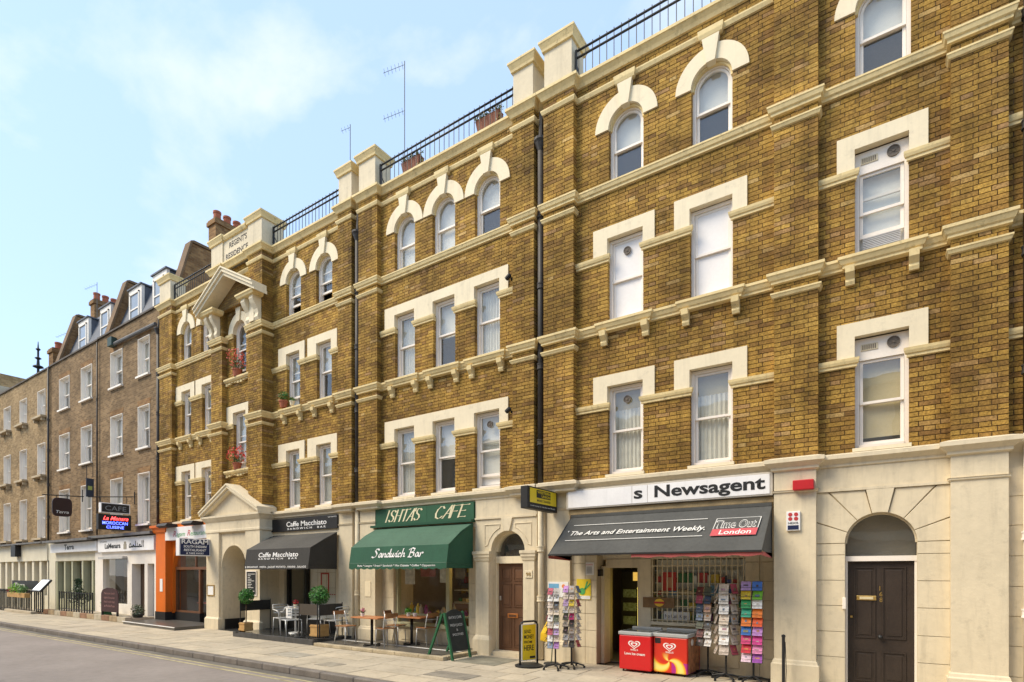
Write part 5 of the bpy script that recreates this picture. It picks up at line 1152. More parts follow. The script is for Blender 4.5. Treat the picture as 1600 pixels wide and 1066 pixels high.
s = root('hanging_sign', (-28.75, -.35, 5.2), 'small blue hanging sign high between two first floor windows', 'sign'); part('panel', M('dusk_blue', (.04, .05, .07), .6), (-28.82, -28.78, -.40, -.12, 5.15, 5.95), parent=s); part('emblem', M('lime_mark', (.45, .5, .12), .6), (-28.779, -28.775, -.34, -.18, 5.45, 5.62), parent=s); MB().tube([(-28.8, -.38, 5.95), (-28.8, -.38, 6.5)], .012).tube([(-28.8, -.15, 6.0), (-28.8, -.15, 6.5)], .012).build('hanger', IRON, s)

o = part('alarm_box', M('red_alarm', (.50, .02, .025), .4), (-1.25, -.95, -.27, -.15, 3.17, 3.33), parent=None, bevel=.012); tag(o, 'red burglar alarm box on the pier above the newsagent', 'alarm')
s = root('agent_board', (-1.25, -.19, 2.53), 'small white board with four red dots and blue foot on the pier', 'sign'); part('board', WHITE_SIGN, (-1.35, -1.15, -.19, -.151, 2.53, 2.84), parent=s, bevel=.006)
for dx in (-.042, .042):
    for dz in (0, .07): MB().disc(-1.25+dx, 2.72+dz, .031, -.194, -.19).build('red_dot', REDP, s)
text('NEXIS', INK, s, (-1.25, -.19, 2.635), UX, UZ, .15, .032, bold=.02, align='C', depth=.003); part('blue_foot', NAVY, (-1.33, -1.17, -.193, -.19, 2.545, 2.615), parent=s)
for i, (x, z) in enumerate(((-6.80, 5.36), (-6.80, 8.26))):
    c = root('security_camera', (x, -.1, z), ('black security camera at the first floor beside the drainpipe', 'black security camera at the second floor beside the drainpipe')[i], 'camera'); MB().lathe(0, 0, [(0, 0), (.045, 0), (.05, .12), (.02, .14), (0, .14)], 10).rot(R(60), (0, 0, 0), 'Y').build('body', BLACK, c).location = (-.1, -.05, 0); part('arm', IRON, (x-.02, x+.1, -.09, 0, z-.02, z+.03), parent=c)

# posters and boards on the walls
def board(name, label, cat, x0, x1, z0, z1, y, mat, frame=None):
    s = root(name, ((x0+x1)/2, y, z0), label, cat); part('sheet', mat, (x0, x1, y-.012, y, z0, z1), parent=s)
    if frame: part('frame', frame, (x0-.03, x0, y-.025, y, z0-.03, z1+.03), (x1, x1+.03, y-.025, y, z0-.03, z1+.03), (x0, x1, y-.025, y, z1, z1+.03), (x0, x1, y-.025, y, z0-.03, z0), parent=s)
    return s
PAPER = M('paper_white', (.80, .79, .76), .7, .05)
s = board('poster', 'white and blue poster on the pier left of the newsagent', 'poster', -5.92, -5.44, 1.34, 1.66, 0, PAPER); part('print', M('sky_print', (.16, .40, .62), .7), (-5.90, -5.66, -.016, -.012, 1.50, 1.62), (-5.9, -5.8, -.016, -.012, 1.36, 1.46), parent=s); MB().disc(-5.55, 1.57, .04, -.016, -.012).build('print_dot', M('orange_print', (.8, .25, .05), .7), s)
s = board('poster', 'yellow poster with a green figure by the newsagent doorway', 'poster', -5.29, -4.97, 1.30, 1.72, .078, M('yellow_poster', (.80, .60, .03), .6)); MB().disc(-5.16, 1.47, .07, .060, .066).build('print', GI, s); part('print_strip', PAPER, (-5.28, -4.98, .061, .066, 1.31, 1.38), parent=s)
for a in (20, 45): MB().box(-5.12, -5.09, .061, .066, 1.5, 1.68).rot(R(a), (-5.1, 0, 1.5), 'Y').build('print_blade', GI, s)
s = board('notice', 'small white notice high on the wall by the newsagent doorway', 'notice', -5.08, -4.90, 1.80, 2.06, .078, PAPER); text('NO SMOKING', RI, s, (-5.07, .066, 2.0), UX, UZ, .15, .03)
for k in range(6): part('print_line', INK, (-5.06, -4.94, .062, .066, 1.84+k*.024, 1.848+k*.024), parent=s)
s = board('wooden_sign', 'brown plank sign with a yellow oval fixed to the window grille', 'sign', -3.98, -3.36, 1.17, 1.37, .37, M('plank_brown', (.22, .13, .06), .7, .3, 6)); MB().prism_y([(-3.65 + .095*math.cos(t*.314), 1.27 + .075*math.sin(t*.314)) for t in range(20)], .350, .356).build('oval', M('crisp_yellow', (.85, .55, .05), .6), s); part('oval_band', REDP, (-3.75, -3.55, .346, .351, 1.25, 1.29), parent=s)
s = board('poster', 'red magazine poster behind the window bars', 'poster', -3.62, -3.36, 1.5, 1.86, .49, M('red_poster', (.5, .05, .04), .6)); part('print', M('skin_print', (.5, .25, .14), .6), (-3.55, -3.43, .472, .478, 1.56, 1.76), parent=s)
s = board('notice', 'white paper notice low in the barred window', 'notice', -3.6, -3.1, .93, 1.10, .48, PAPER); text('No Cash Kept', INK, s, (-3.57, .468, .98), UX, UZ, .42, .07)
s = board('menu_board', 'black menu board in a white frame beside the arched entrance', 'menu board', -16.36, -15.86, 1.18, 1.88, -.461, BLACK, WHITE)
for k in range(11): part('menu_line', PALE, (-16.31, -16.31 + (.38, .16, .12, .2, .34, .18, .22, .16, .3, .2, .36)[k], -.477, -.473, 1.80-k*.052, 1.815-k*.052), parent=s)
s = board('menu_display', 'gold framed menu on the pilaster right of the restaurant door', 'menu board', -18.66, -18.28, 1.12, 1.42, -.461, PAPER, GOLD)
s = board('notice', 'white card on the orange pilaster', 'notice', -22.46, -22.26, 1.15, 1.62, -.241, PAPER)
s = board('plaque', 'faint pale plaque on the pilaster left of the cafe window', 'plaque', -11.50, -11.28, 1.22, 1.62, -.061, STUCCO2)

# roof aerials
def aerial(x, y, z0, z1, label, arms):
    a = root('roof_aerial', (x, y, z0), label, 'aerial'); MB().tube([(x, y, z0), (x, y, z1)], .012, 6).build('mast', LEAD, a)
    for z, L, n_, dr in arms:
        MB().tube([(x, y, z), (x - L*dr[0], y - L*dr[1], z - L*.45)], .006, 5).build('boom', LEAD, a)
        for k in range(n_):
            t = L*(k+.6)/n_; c = Vector((x - t*dr[0], y - t*dr[1], z - t*.45)); MB().tube([c + Vector((dr[1]*.12, -dr[0]*.12, 0)), c - Vector((dr[1]*.12, -dr[0]*.12, 0))], .0045, 4).build('element', LEAD, a)
aerial(-11.3, 1.2, 11.6, 16.3, 'tall thin aerial on the roof above the middle of the block', [(16.2, .6, 6, (.8, .6)), (14.9, .6, 6, (.8, .6))])
aerial(-14.55, 2.0, 11.6, 16.5, 'shorter aerial left of the tall one on the roof', [(16.4, .3, 3, (.8, .6))])
aerial(-33.3, 1.6, 13.5, 16.6, 'small aerial above the slate roof of the brown terrace', [(16.5, .6, 5, (.8, .6))])
aerial(-35.6, 1.2, 12.0, 14.6, 'little aerial behind the parapet of the far left house', [(14.5, .7, 5, (.8, .6))])

# ---------------------------------------------------------------- plants
LEAFM = {}
def leaf_mat(c):
    if c in LEAFM: return LEAFM[c]
    m = bpy.data.materials.new('leaf_' + c); m.use_nodes = True; nt = m.node_tree; b_ = nt.nodes['Principled BSDF']; b_.inputs['Roughness'].default_value = .55
    g_ = nt.nodes.new('ShaderNodeNewGeometry'); rp = ramp(nt, [(0, tuple(q*.45 for q in lin(c))), (.6, lin(c)), (1, tuple(min(1, q*1.7) for q in lin(c)))]); nt.links.new(g_.outputs['Random Per Island'], rp.inputs[0]); nt.links.new(rp.outputs[0], b_.inputs['Base Color'])
    b_.inputs['Subsurface Weight'].default_value = 0; LEAFM[c] = m; return m
def leaves(name, col_, parent, c, rad, n, size, seed=1, shell=.55, squash=(1, 1, 1)):
    rr = random.Random(seed); m = MB(); bumps = [(Vector((rr.gauss(0, 1), rr.gauss(0, 1), rr.gauss(0, 1))).normalized(), rr.uniform(-.12, .16)) for _ in range(9)]
    for _ in range(n):
        d = Vector((rr.gauss(0, 1), rr.gauss(0, 1), rr.gauss(0, 1))).normalized(); k = 1 + sum(a * max(0, d.dot(q))**4 for q, a in bumps)
        r_ = rad * k * (shell + (1-shell) * rr.random()**.5); p = Vector(c) + Vector((d.x*r_*squash[0], d.y*r_*squash[1], d.z*r_*squash[2]))
        u = Vector((rr.gauss(0, 1), rr.gauss(0, 1), rr.gauss(0, 1))).normalized(); nrm = (d + u*.9).normalized(); t = nrm.orthogonal().normalized(); t.rotate(Matrix.Rotation(rr.uniform(0, 6.28), 3, nrm)); w = nrm.cross(t)
        s_ = size * rr.uniform(.6, 1.3); m.face([p - t*s_, p + w*s_*.45, p + t*s_, p - w*s_*.45])
    o = m.build(name, leaf_mat(col_), parent, fix=False); o['kind'] = 'stuff'; return o
WOOD = M('planter_wood', (.50, .30, .11), .7, .2, 6); TRUNK = M('stem_brown', (.10, .065, .035), .9)
def topiary(x, y, z, rad, hz, box, label, seed):
    t = root('potted_tree', (x, y, z), label, 'potted tree', 'clipped ball trees on the black terrace')
    p = part('planter', WOOD, (x-box/2, x+box/2, y-box/2, y+box/2, z+.03, z+box*1.02), parent=t, bevel=.01)
    for s_ in (-1, 1):
        part('planter_batten', WOOD, (x-box/2-.012, x+box/2+.012, y-box/2-.012, y-box/2-.001, z+(.05 if s_ < 0 else box*.86), z+(.10 if s_ < 0 else box*.93)), parent=p)
        part('planter_batten', WOOD, (x+box/2+.001, x+box/2+.012, y-box/2, y+box/2, z+(.05 if s_ < 0 else box*.86), z+(.10 if s_ < 0 else box*.93)), parent=p)
    part('soil', TRUNK, (x-box/2+.03, x+box/2-.03, y-box/2+.03, y+box/2-.03, z+box*1.0, z+box*1.03), parent=t)
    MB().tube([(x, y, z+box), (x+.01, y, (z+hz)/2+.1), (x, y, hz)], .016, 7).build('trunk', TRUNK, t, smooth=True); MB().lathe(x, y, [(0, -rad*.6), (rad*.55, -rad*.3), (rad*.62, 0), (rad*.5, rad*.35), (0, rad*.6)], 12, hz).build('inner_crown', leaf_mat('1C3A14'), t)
    leaves('crown', '3F7A2C', t, (x, y, hz), rad, 1500, .026, seed)
topiary(-15.38, -1.08, .14, .21, 1.17, .27, 'clipped ball tree in a wooden planter at the left end of the black terrace', 3)
topiary(-12.42, -.80, .14, .26, 1.24, .34, 'larger clipped ball tree in a wooden planter behind the black barrier corner', 5)
def trough(x, w, label, seed):
    t = root('flower_trough', (x, .14, 11.9), label, 'planter', 'flower troughs on the roof railing')
    MB().loft([[(x-w/2*.86, .04, 12.02), (x+w/2*.86, .04, 12.02), (x+w/2*.86, .18, 12.02), (x-w/2*.86, .18, 12.02)], [(x-w/2, .02, 12.26), (x+w/2, .02, 12.26), (x+w/2, .22, 12.26), (x-w/2, .22, 12.26)]]).build('trough', M('dull_terracotta', (.26, .10, .06), .8, .25, 5), t)
    MB().box(x-w*.3, x-w*.27, .03, .2, 11.87, 12.03).box(x+w*.27, x+w*.3, .03, .2, 11.87, 12.03).build('hanger', IRON, t)
    for k in range(5): leaves('foliage', '6B7A3A', t, (x - w/2 + w*(k+.5)/5, .10, 12.33), .12, 60, .03, seed+k, .2, squash=(1.2, .8, .7))
    leaves('trailing_foliage', '8A8A4A', t, (x + w*.5, .08, 12.05), .15, 50, .028, seed+9, .1, squash=(.6, .6, 1.3)); leaves('blossom', 'D8D2B8', t, (x-w*.1, .0, 12.3), .2, 30, .022, seed+5, .2, squash=(1.6, .5, .4))
trough(-9.95, .62, 'terracotta flower trough on the roof railing, the left of the two', 11); trough(-7.55, .66, 'terracotta flower trough on the roof railing, the right of the two', 21)
def flowerpot(x, y, z, label, leaf, flower, n=40, rad=.2, pot=.1, potmat=TERRACOTTA, seed=1, up=.25):
    t = root('flower_pot', (x, y, z), label, 'flower pot'); MB().lathe(x, y, [(0, 0), (pot*.75, 0), (pot, pot*1.4), (pot*1.12, pot*1.4), (pot*1.12, pot*1.7), (pot*.9, pot*1.7), (0, pot*1.55)], 14, z).build('pot', potmat, t)
    leaves('foliage', leaf, t, (x, y, z+pot*1.6+up*.5), rad*.75, n*4, .032, seed, .15); rr = random.Random(seed)
    if flower:
        leaves('blossom', flower, t, (x, y, z+pot*1.6+up), rad, n*3, .042, seed+1, .3)
        for k in range(3): MB().tube([(x, y, z+pot*1.5), (x+rr.uniform(-rad, rad)*.8, y+rr.uniform(-.1, .05), z+pot*1.6+up*1.2)], .005, 4).build('stem', leaf_mat('3A5A22'), t)
flowerpot(-17.25, -.27, 8.12, 'pot of red geraniums on the upper sill of the entrance bay', '4A6A2A', 'FF6A55', 55, .33, .14, seed=4, up=.36)
flowerpot(-17.25, -.27, 5.14, 'pot of red geraniums on the lower sill of the entrance bay', '4A6A2A', 'F0503C', 45, .30, .13, seed=6, up=.28)
flowerpot(-15.05, -.1, 6.81, 'round terracotta pot with a leafy plant on the second floor sill', '4A7A30', None, 60, .2, .12, seed=8, up=.3)
flowerpot(-14.62, -.1, 6.81, 'small cream pot with a low plant on the second floor sill', '6A8A40', None, 25, .11, .07, potmat=STUCCO2, seed=9, up=.1)
# ---------------------------------------------------------------- terraces and street furniture
GRAN = M('black_granite', (.035, .035, .034), .22, .3, 6, spec=.5)
t = root('cafe_platform', (-9.85, -.6, 0), 'low stone edged terrace in front of the green cafe', 'terrace')
part('deck', M('dark_tile_deck', (.11, .10, .085), .35, .25, 3), (-12.0, -7.88, -1.16, .24, 0, .078), parent=t); part('white_line', PAPER, (-11.9, -7.9, -.50, -.43, .0785, .081), parent=t)
for k in range(6): x = -12.0 + k*.7167; part('kerb_block', M('worn_limestone', (.46, .38, .25), .85, .3, 3, .4, 50), (x, x+.71, -1.30, -1.161, 0, .08), parent=t, bevel=.012)
for k in range(2): part('kerb_block', M('worn_limestone', (.46, .38, .25), .85, .3, 3, .4, 50), (-7.879, -7.70, -1.155+k*.58, -.585+k*.58, 0, .08), parent=t, bevel=.012)
t = root('cafe_platform', (-13.9, -.6, 0), 'black polished granite terrace in front of the black cafe', 'terrace')
part('deck', GRAN, (-15.72, -12.09, -1.19, .28, 0, .138), parent=t)
for k in range(3): part('edge_stone', M('granite_edge', (.075, .072, .068), .5, .25, 6), (-15.76+k*1.24, -14.53+k*1.24, -1.26, -1.191, 0, .14), parent=t, bevel=.006)
part('edge_stone', M('granite_edge', (.075, .072, .068), .5, .25, 6), (-12.089, -12.04, -1.26, .2, 0, .14), parent=t)
t = root('restaurant_platform', (-20.8, -.7, 0), 'low dark tiled step in front of the orange restaurant', 'terrace')
MB().prism_z([(-22.9, -1.28), (-18.85, -1.42), (-18.85, -.47), (-18.85, .05), (-22.0, .05), (-22.9, -.27)], 0, .10).build('step', M('dark_tile_deck', (.11, .10, .085), .35), t); MB().prism_z([(-22.92, -1.31), (-18.83, -1.45), (-18.83, -1.42), (-22.92, -1.28)], .085, .108).build('white_nosing', PAPER, t)
# covers and patches let into the pavement
for i, (x, y, w, d_, c) in enumerate(((-6.5, -2.45, .95, .5, (.27, .24, .19)), (-11.1, -2.5, .9, .55, (.42, .38, .30)), (-7.0, -.75, 1.1, .95, (.24, .225, .17)), (-9.3, -2.9, .5, .4, (.34, .30, .23)))):
    part('service_cover', M('cover_%d' % i, c, .8, .3, 4, .5, 60), (x-w/2, x+w/2, y-d_/2, y+d_/2, -.01, .0065), parent=pave)

ALU = M('aluminium', (.66, .66, .64), .35, .06, 6, metal=.35); CHWOOD = M('chair_wood', (.33, .15, .055), .45, .2, 5); TABW = M('table_top', (.50, .20, .075), .4, .15, 5)
def bistro_chair():
    c = root('bistro_chair', (0, 0, 0), 'x', 'chair', 'wood and steel chairs on the cafe terrace', absolute=False)
    MB().prism_z([(-.19, -.19), (.19, -.17), (.20, .17), (-.19, .19), (-.21, 0)], .435, .455).build('seat', CHWOOD, c, bevel=.008)
    for sy in (-1, 1):
        MB().tube([(.17, sy*.17, 0), (.15, sy*.15, .43)], .011, 8).build('leg', ALU, c, smooth=True)
        MB().tube([(-.25, sy*.17, 0), (-.18, sy*.16, .30), (-.17, sy*.16, .45), (-.22, sy*.17, .62), (-.26, sy*.16, .80)], .011, 8).build('leg', ALU, c, smooth=True)
    MB().loft([[(-.275 - .03*math.cos(k*.4-1.2), -.17 + .34*k/6, .72), (-.255 - .03*math.cos(k*.4-1.2), -.17 + .34*k/6, .72), (-.262 - .03*math.cos(k*.4-1.2), -.17 + .34*k/6, .81), (-.285 - .03*math.cos(k*.4-1.2), -.17 + .34*k/6, .81)] for k in range(7)]).build('backrest', CHWOOD, c)
    MB().tube([(-.235, -.17, .65), (-.25, 0, .65), (-.235, .17, .65)], .007, 6).build('back_rail', ALU, c); MB().tube([(.15, -.15, .42), (-.18, -.16, .42)], .008, 6).tube([(.15, .15, .42), (-.18, .16, .42)], .008, 6).build('seat_frame', ALU, c)
    return c
def arm_chair():
    c = root('aluminium_chair', (0, 0, 0), 'x', 'chair', 'aluminium armchairs on the black terrace', absolute=False)
    for k in range(6): MB().box(-.19+k*.066, -.14+k*.066, -.20, .20, .425, .435).build('seat_slat', ALU, c)
    for sy in (-1, 1):
        MB().tube([(.22, sy*.23, 0), (.20, sy*.25, .40), (.18, sy*.26, .60), (.10, sy*.27, .64), (-.12, sy*.26, .66), (-.22, sy*.22, .78)], .012, 8).build('arm_frame', ALU, c, smooth=True); MB().tube([(-.24, sy*.2, 0), (-.18, sy*.21, .43)], .012, 8).build('leg', ALU, c, smooth=True)
    MB().tube([(-.22, -.22, .78), (-.27, 0, .80), (-.22, .22, .78)], .012, 8).build('back_frame', ALU, c, smooth=True)
    for k in range(3): MB().box(-.26, -.252, -.17, .17, .54+k*.075, .59+k*.075).build('back_slat', ALU, c)
    MB().tube([(-.2, -.21, .42), (.2, -.23, .42), (.2, .23, .42), (-.2, .21, .42), (-.2, -.21, .42)], .010, 6).build('seat_frame', ALU, c)
    return c
def copy_thing(r, loc, rz, label):
    o = r.copy(); col.objects.link(o); o.location = loc; o.rotation_euler = (0, 0, rz); o['label'] = label
    for ch in list(r.children):
        c = ch.copy(); col.objects.link(c); c.parent = o
    return o
def place(r, spots):
    for i, (loc, rz, lab) in enumerate(spots):
        if i == 0: r.location = loc; r.rotation_euler = (0, 0, R(rz)); r['label'] = lab
        else: copy_thing(r, loc, R(rz), lab)
place(bistro_chair(), [((-11.22, -.92, .08), 0, 'wood and steel chair at the left end of the cafe terrace'), ((-9.98, -.78, .08), 168, 'wood and steel chair at the right of the front cafe table'),
    ((-10.30, -.10, .08), 10, 'wood and steel chair close to the cafe window'), ((-9.28, -.12, .08), 172, 'wood and steel chair nearest the green chalkboard')])
place(arm_chair(), [((-14.35, -.55, .14), -5, 'aluminium armchair left of the round steel table'), ((-13.55, -.85, .14), 160, 'aluminium armchair in front of the white paper notice'), ((-13.25, -.2, .14), 200, 'aluminium armchair near the cafe glass'), ((-12.35, -.30, .14), 185, 'aluminium armchair by the right hand black barrier')])
def table(x, y, z, L, W, label, rz=0):
    t = root('cafe_table', (x, y, z), label, 'table', 'cafe terrace tables', rz=rz, absolute=False)
    MB().box(-L/2, L/2, -W/2, W/2, .665, .695).build('table_top', TABW, t, bevel=.006); MB().tube([(0, 0, .02), (0, 0, .665)], .035, 12).build('column', IRON, t, smooth=True); MB().box(-.25, .25, -.035, .035, .0, .025).build('foot', IRON, t); MB().box(-.035, .035, -.25, .25, .0012, .027).build('foot', IRON, t)
table(-10.42, -.80, .08, .95, .52, 'red brown cafe table at the front of the terrace'); table(-9.75, -.12, .08, 1.05, .52, 'red brown cafe table by the cafe window')
t = root('round_table', (-13.95, -.45, .14), 'small round steel table on the black terrace', 'table', absolute=False); MB().lathe(0, 0, [(0, .69), (.29, .69), (.30, .70), (.30, .715), (0, .716)], 24).build('table_top', ALU, t); MB().tube([(0, 0, .02), (0, 0, .69)], .028, 10).build('column', ALU, t); MB().lathe(0, 0, [(0, 0), (.2, 0), (.19, .02), (.03, .04), (0, .04)], 16).build('foot', ALU, t)
flowerpot(-10.75, -.80, .775, 'small white pot with a pink flower on the front cafe table', '5A7A3A', 'D8909A', 10, .06, .045, potmat=PAPER, seed=31, up=.08)
flowerpot(-9.86, -.12, .775, 'white pot with bright green leaves on the back cafe table', '5FA030', None, 30, .11, .055, potmat=PAPER, seed=33, up=.06)
flowerpot(-9.66, -.10, .775, 'second white pot on the back cafe table, almost bare', '7A9A50', None, 5, .05, .05, potmat=PAPER, seed=35, up=.03)
flowerpot(-13.95, -.45, .856, 'cream pot with red flowers on the round steel table', '5A7A3A', 'C02838', 18, .08, .055, potmat=STUCCO2, seed=37, up=.08)
o = part('paper_notice', PAPER, (-13.56, -13.30, -1.02, -1.012, .62, .90), parent=None); tag(o, 'white paper notice hung on the back of an aluminium chair', 'notice')
flowerpot(-8.55, .05, .08, 'bushy green plant standing behind the green chalkboard', '4A8A2A', None, 160, .30, .14, potmat=IRON, seed=41, up=.75)
def barrier(p0, p1, z, label, mat):
    b_ = root('canvas_barrier', (*p0, z), label, 'barrier', 'black canvas barriers on the terrace')
    for p in (p0, p1): MB().tube([(*p, z), (*p, z+.92)], .014, 8).build('post', IRON, b_); MB().lathe(p[0], p[1], [(0, 0), (.14, 0), (.14, .015), (.02, .025), (0, .025)], 14, z).build('base', IRON, b_)
    u = (Vector(p1) - Vector(p0)).normalized(); nrm = Vector((-u.y, u.x))*.006
    a, c = Vector(p0) + u*.016, Vector(p1) - u*.016
    MB().hexa([(*(a-nrm), z+.60), (*(c-nrm), z+.60), (*(c+nrm), z+.60), (*(a+nrm), z+.60), (*(a-nrm), z+.89), (*(c-nrm), z+.89), (*(c+nrm), z+.89), (*(a+nrm), z+.89)]).build('canvas', mat, b_)
barrier((-12.92, -1.06), (-12.16, -1.06), .14, 'brown black canvas barrier along the front of the black terrace', M('brown_canvas', (.07, .055, .04), .7)); barrier((-12.13, -1.02), (-12.13, -.30), .14, 'black canvas barrier closing the right end of the black terrace', BCAN); barrier((-15.56, -1.15), (-15.56, -.2), .14, 'black canvas barrier closing the left end of the black terrace', BCAN)
# green A-frame chalkboard
GF = M('green_frame_paint', (.022, .12, .05), .5); CHALK = M('chalkboard', (.035, .04, .035), .8, .25, 5); CH = M('chalk', (.72, .72, .66), .9)
a = root('chalkboard_stand', (-7.6, -.88, 0), 'green framed A board with chalk writing at the cafe terrace corner', 'chalkboard')
top = (-7.80, .98)
def lean(x0, z0, x1, z1, y0, y1, w=.022): return [(x0-w, y0, z0), (x0+w, y0, z0), (x0+w, y1, z0), (x0-w, y1, z0), (x1-w, y0, z1), (x1+w, y0, z1), (x1+w, y1, z1), (x1-w, y1, z1)]
for y in (-1.20, -.60): MB().hexa(lean(-7.55, .0, -7.78, 1.0, y, y+.05)).build('front_leg', GF, a); MB().hexa(lean(-8.22, .08, -7.83, .98, y, y+.05)).build('back_leg', GF, a)
MB().hexa(lean(-7.588, .18, -7.772, .97, -1.15, -.60, .008)).build('board', CHALK, a)
MB().prism_x([(-1.15 + .55*k/10, .97 + .09*math.sin(math.pi*k/10)) for k in range(11)], -7.79, -7.775).build('arched_head', CHALK, a)
BV = Vector((-7.772+7.588, 0, .79)).normalized()
for t_, z_, w_, h_ in (("ISHTA'S CAFE", .86, .42, .06), ('FRESH JUICES', .70, .40, .055), ('&', .60, .05, .05), ('SMOOTHIES', .50, .36, .055)): text(t_, CH, a, (-7.588 - .184*(z_-.18)/.79 + .012, -.875, z_), UY, BV, w_, h_, align='C')
# yellow swing sign
s = root('pavement_sign', (-5.86, -.87, 0), 'yellow swing sign in a black hoop frame on a round base', 'sign'); MB().lathe(-5.86, -.87, [(0, 0), (.27, 0), (.28, .03), (.2, .06), (0, .07)], 24).build('base', IRON, s); 
MB().tube([(-5.93, -1.08, .05), (-5.93, -1.08, .82), (-5.92, -1.05, .87), (-5.90, -.99, .89), (-5.82, -.75, .89), (-5.80, -.69, .87), (-5.79, -.66, .82), (-5.79, -.66, .05)], .02, 8).build('hoop', IRON, s, smooth=True)
SU = Vector((.14, .42, 0)).normalized(); SN = Vector((SU.y, -SU.x, 0)); P0 = Vector((-5.918, -1.045, .10))
def splate(name, mat, u0, u1, z0, z1, n0, n1): q = [P0 + SU*u0 + SN*n0, P0 + SU*u1 + SN*n0, P0 + SU*u1 + SN*n1, P0 + SU*u0 + SN*n1]; return MB().hexa([(p.x, p.y, z0) for p in q] + [(p.x, p.y, z1) for p in q]).build(name, mat, s)
splate('panel', PAPER, 0, .37, .12, .84, -.01, .01); splate('yellow_sheet', YEL, .015, .355, .135, .825, .0105, .013); splate('black_mark', INK, .20, .34, .16, .205, .0135, .015)
for t_, z_, w_, h_ in (('SEND', .66, .18, .07), ('MONEY', .55, .25, .085), ('FROM', .46, .2, .055), ('HERE', .32, .25, .11)): text(t_, INK, s, P0 + SU*.05 + SN*.0135 + Vector((0, 0, z_-.10)), SU, UZ, w_, h_, bold=.01)
o = root('metal_pole', (-5.62, -.35, 0), 'thin greenish metal pole standing beside the yellow swing sign', 'pole'); MB().tube([(-5.66, -.33, .02), (-5.60, -.30, .95)], .014, 8).build('shaft', M('green_steel', (.35, .37, .25), .4, metal=.5), o); MB().lathe(-5.66, -.33, [(0, 0), (.16, 0), (.15, .02), (.03, .04), (0, .04)], 16).build('foot', IRON, o)
o = root('street_post', (-1.36, -.42, 0), 'slim black post standing in front of the stucco pier', 'post'); MB().lathe(-1.36, -.42, [(0, 0), (.05, 0), (.05, .02), (.024, .03), (.024, .82), (.03, .83), (.028, .86), (0, .87)], 12).build('shaft', IRON, o); MB().tube([(-1.335, -.42, .75), (-1.32, -.42, .3), (-1.33, -.42, .02)], .006, 5).build('wire', IRON, o)
# ice cream freezers
RED = M('freezer_red', (.62, .012, .014), .25, .05, 2, coat=.4); GREY = M('freezer_lid', (.42, .43, .42), .4); LIDG = M('freezer_glass', (.10, .11, .11), .08, spec=.7)
def swirl():
    m = bpy.data.materials.new('swirl_print'); m.use_nodes = True; nt = m.node_tree; L = nt.links.new; b_ = nt.nodes['Principled BSDF']; b_.inputs['Roughness'].default_value = .25
    tc_ = nt.nodes.new('ShaderNodeTexCoord'); sp = nt.nodes.new('ShaderNodeSeparateXYZ'); L(tc_.outputs['Object'], sp.inputs[0])
    def mth(op, a, b2=None, c=None):
        n = nt.nodes.new('ShaderNodeMath'); n.operation = op
        for i, q in enumerate((a, b2, c)):
            if q is None: continue
            if isinstance(q, (int, float)): n.inputs[i].default_value = q
            else: L(q, n.inputs[i])
        return n.outputs[0]
    x = mth('ADD', sp.outputs[0], .02); z = mth('ADD', sp.outputs[2], -.26)
    r_ = mth('POWER', mth('ADD', mth('MULTIPLY', x, x), mth('MULTIPLY', z, z)), .5); an = mth('ARCTAN2', z, x)
    w = mth('SINE', mth('ADD', mth('MULTIPLY', an, 3), mth('MULTIPLY', r_, 13)))
    rp = ramp(nt, [(0, (.62, .03, .012)), (.42, (.72, .06, .012)), (.62, (.85, .38, .02)), (.85, (.88, .70, .12)), (1, (.9, .75, .2))]); L(mth('MULTIPLY_ADD', w, .5, .5), rp.inputs[0])
    pu = nt.nodes.new('ShaderNodeMixRGB'); L(rp.outputs[0], pu.inputs[1]); pu.inputs[2].default_value = (.40, .02, .30, 1)
    msk = mth('MULTIPLY', mth('GREATER_THAN', x, .05), mth('MULTIPLY', mth('LESS_THAN', z, -.02), mth('LESS_THAN', w, .0))); L(mth('MULTIPLY', msk, .8), pu.inputs[0])
    mx_ = nt.nodes.new('ShaderNodeMixRGB'); mx_.inputs[2].default_value = (.62, .03, .014, 1); L(pu.outputs[0], mx_.inputs[1])
    f = nt.nodes.new('ShaderNodeMapRange'); L(sp.outputs[2], f.inputs[0]); f.inputs[1].default_value = .28; f.inputs[2].default_value = .42; L(f.outputs[0], mx_.inputs[0]); L(mx_.outputs[0], b_.inputs['Base Color']); return m
SWIRL = swirl(); HEARTW = M('heart_white', (.88, .84, .80), .4); PINK = M('heart_pink', (.75, .25, .25), .4)
def heart(parent, cx, cz, s_, y):
    for k, (sc, mt) in enumerate(((1.0, HEARTW), (.78, RED), (.56, HEARTW), (.30, RED))):
        pts = []
        for j in range(36):
            t_ = 2*math.pi*j/36; X = 16*math.sin(t_)**3/16; Zq = (13*math.cos(t_) - 5*math.cos(2*t_) - 2*math.cos(3*t_) - math.cos(4*t_))/16; pts.append((cx + X*s_*sc*1.05, cz + Zq*s_*sc*.78))
        MB().face([(x, y - .002 - .0015*k, z) for x, z in pts]).build('heart_mark', mt, parent, fix=False)
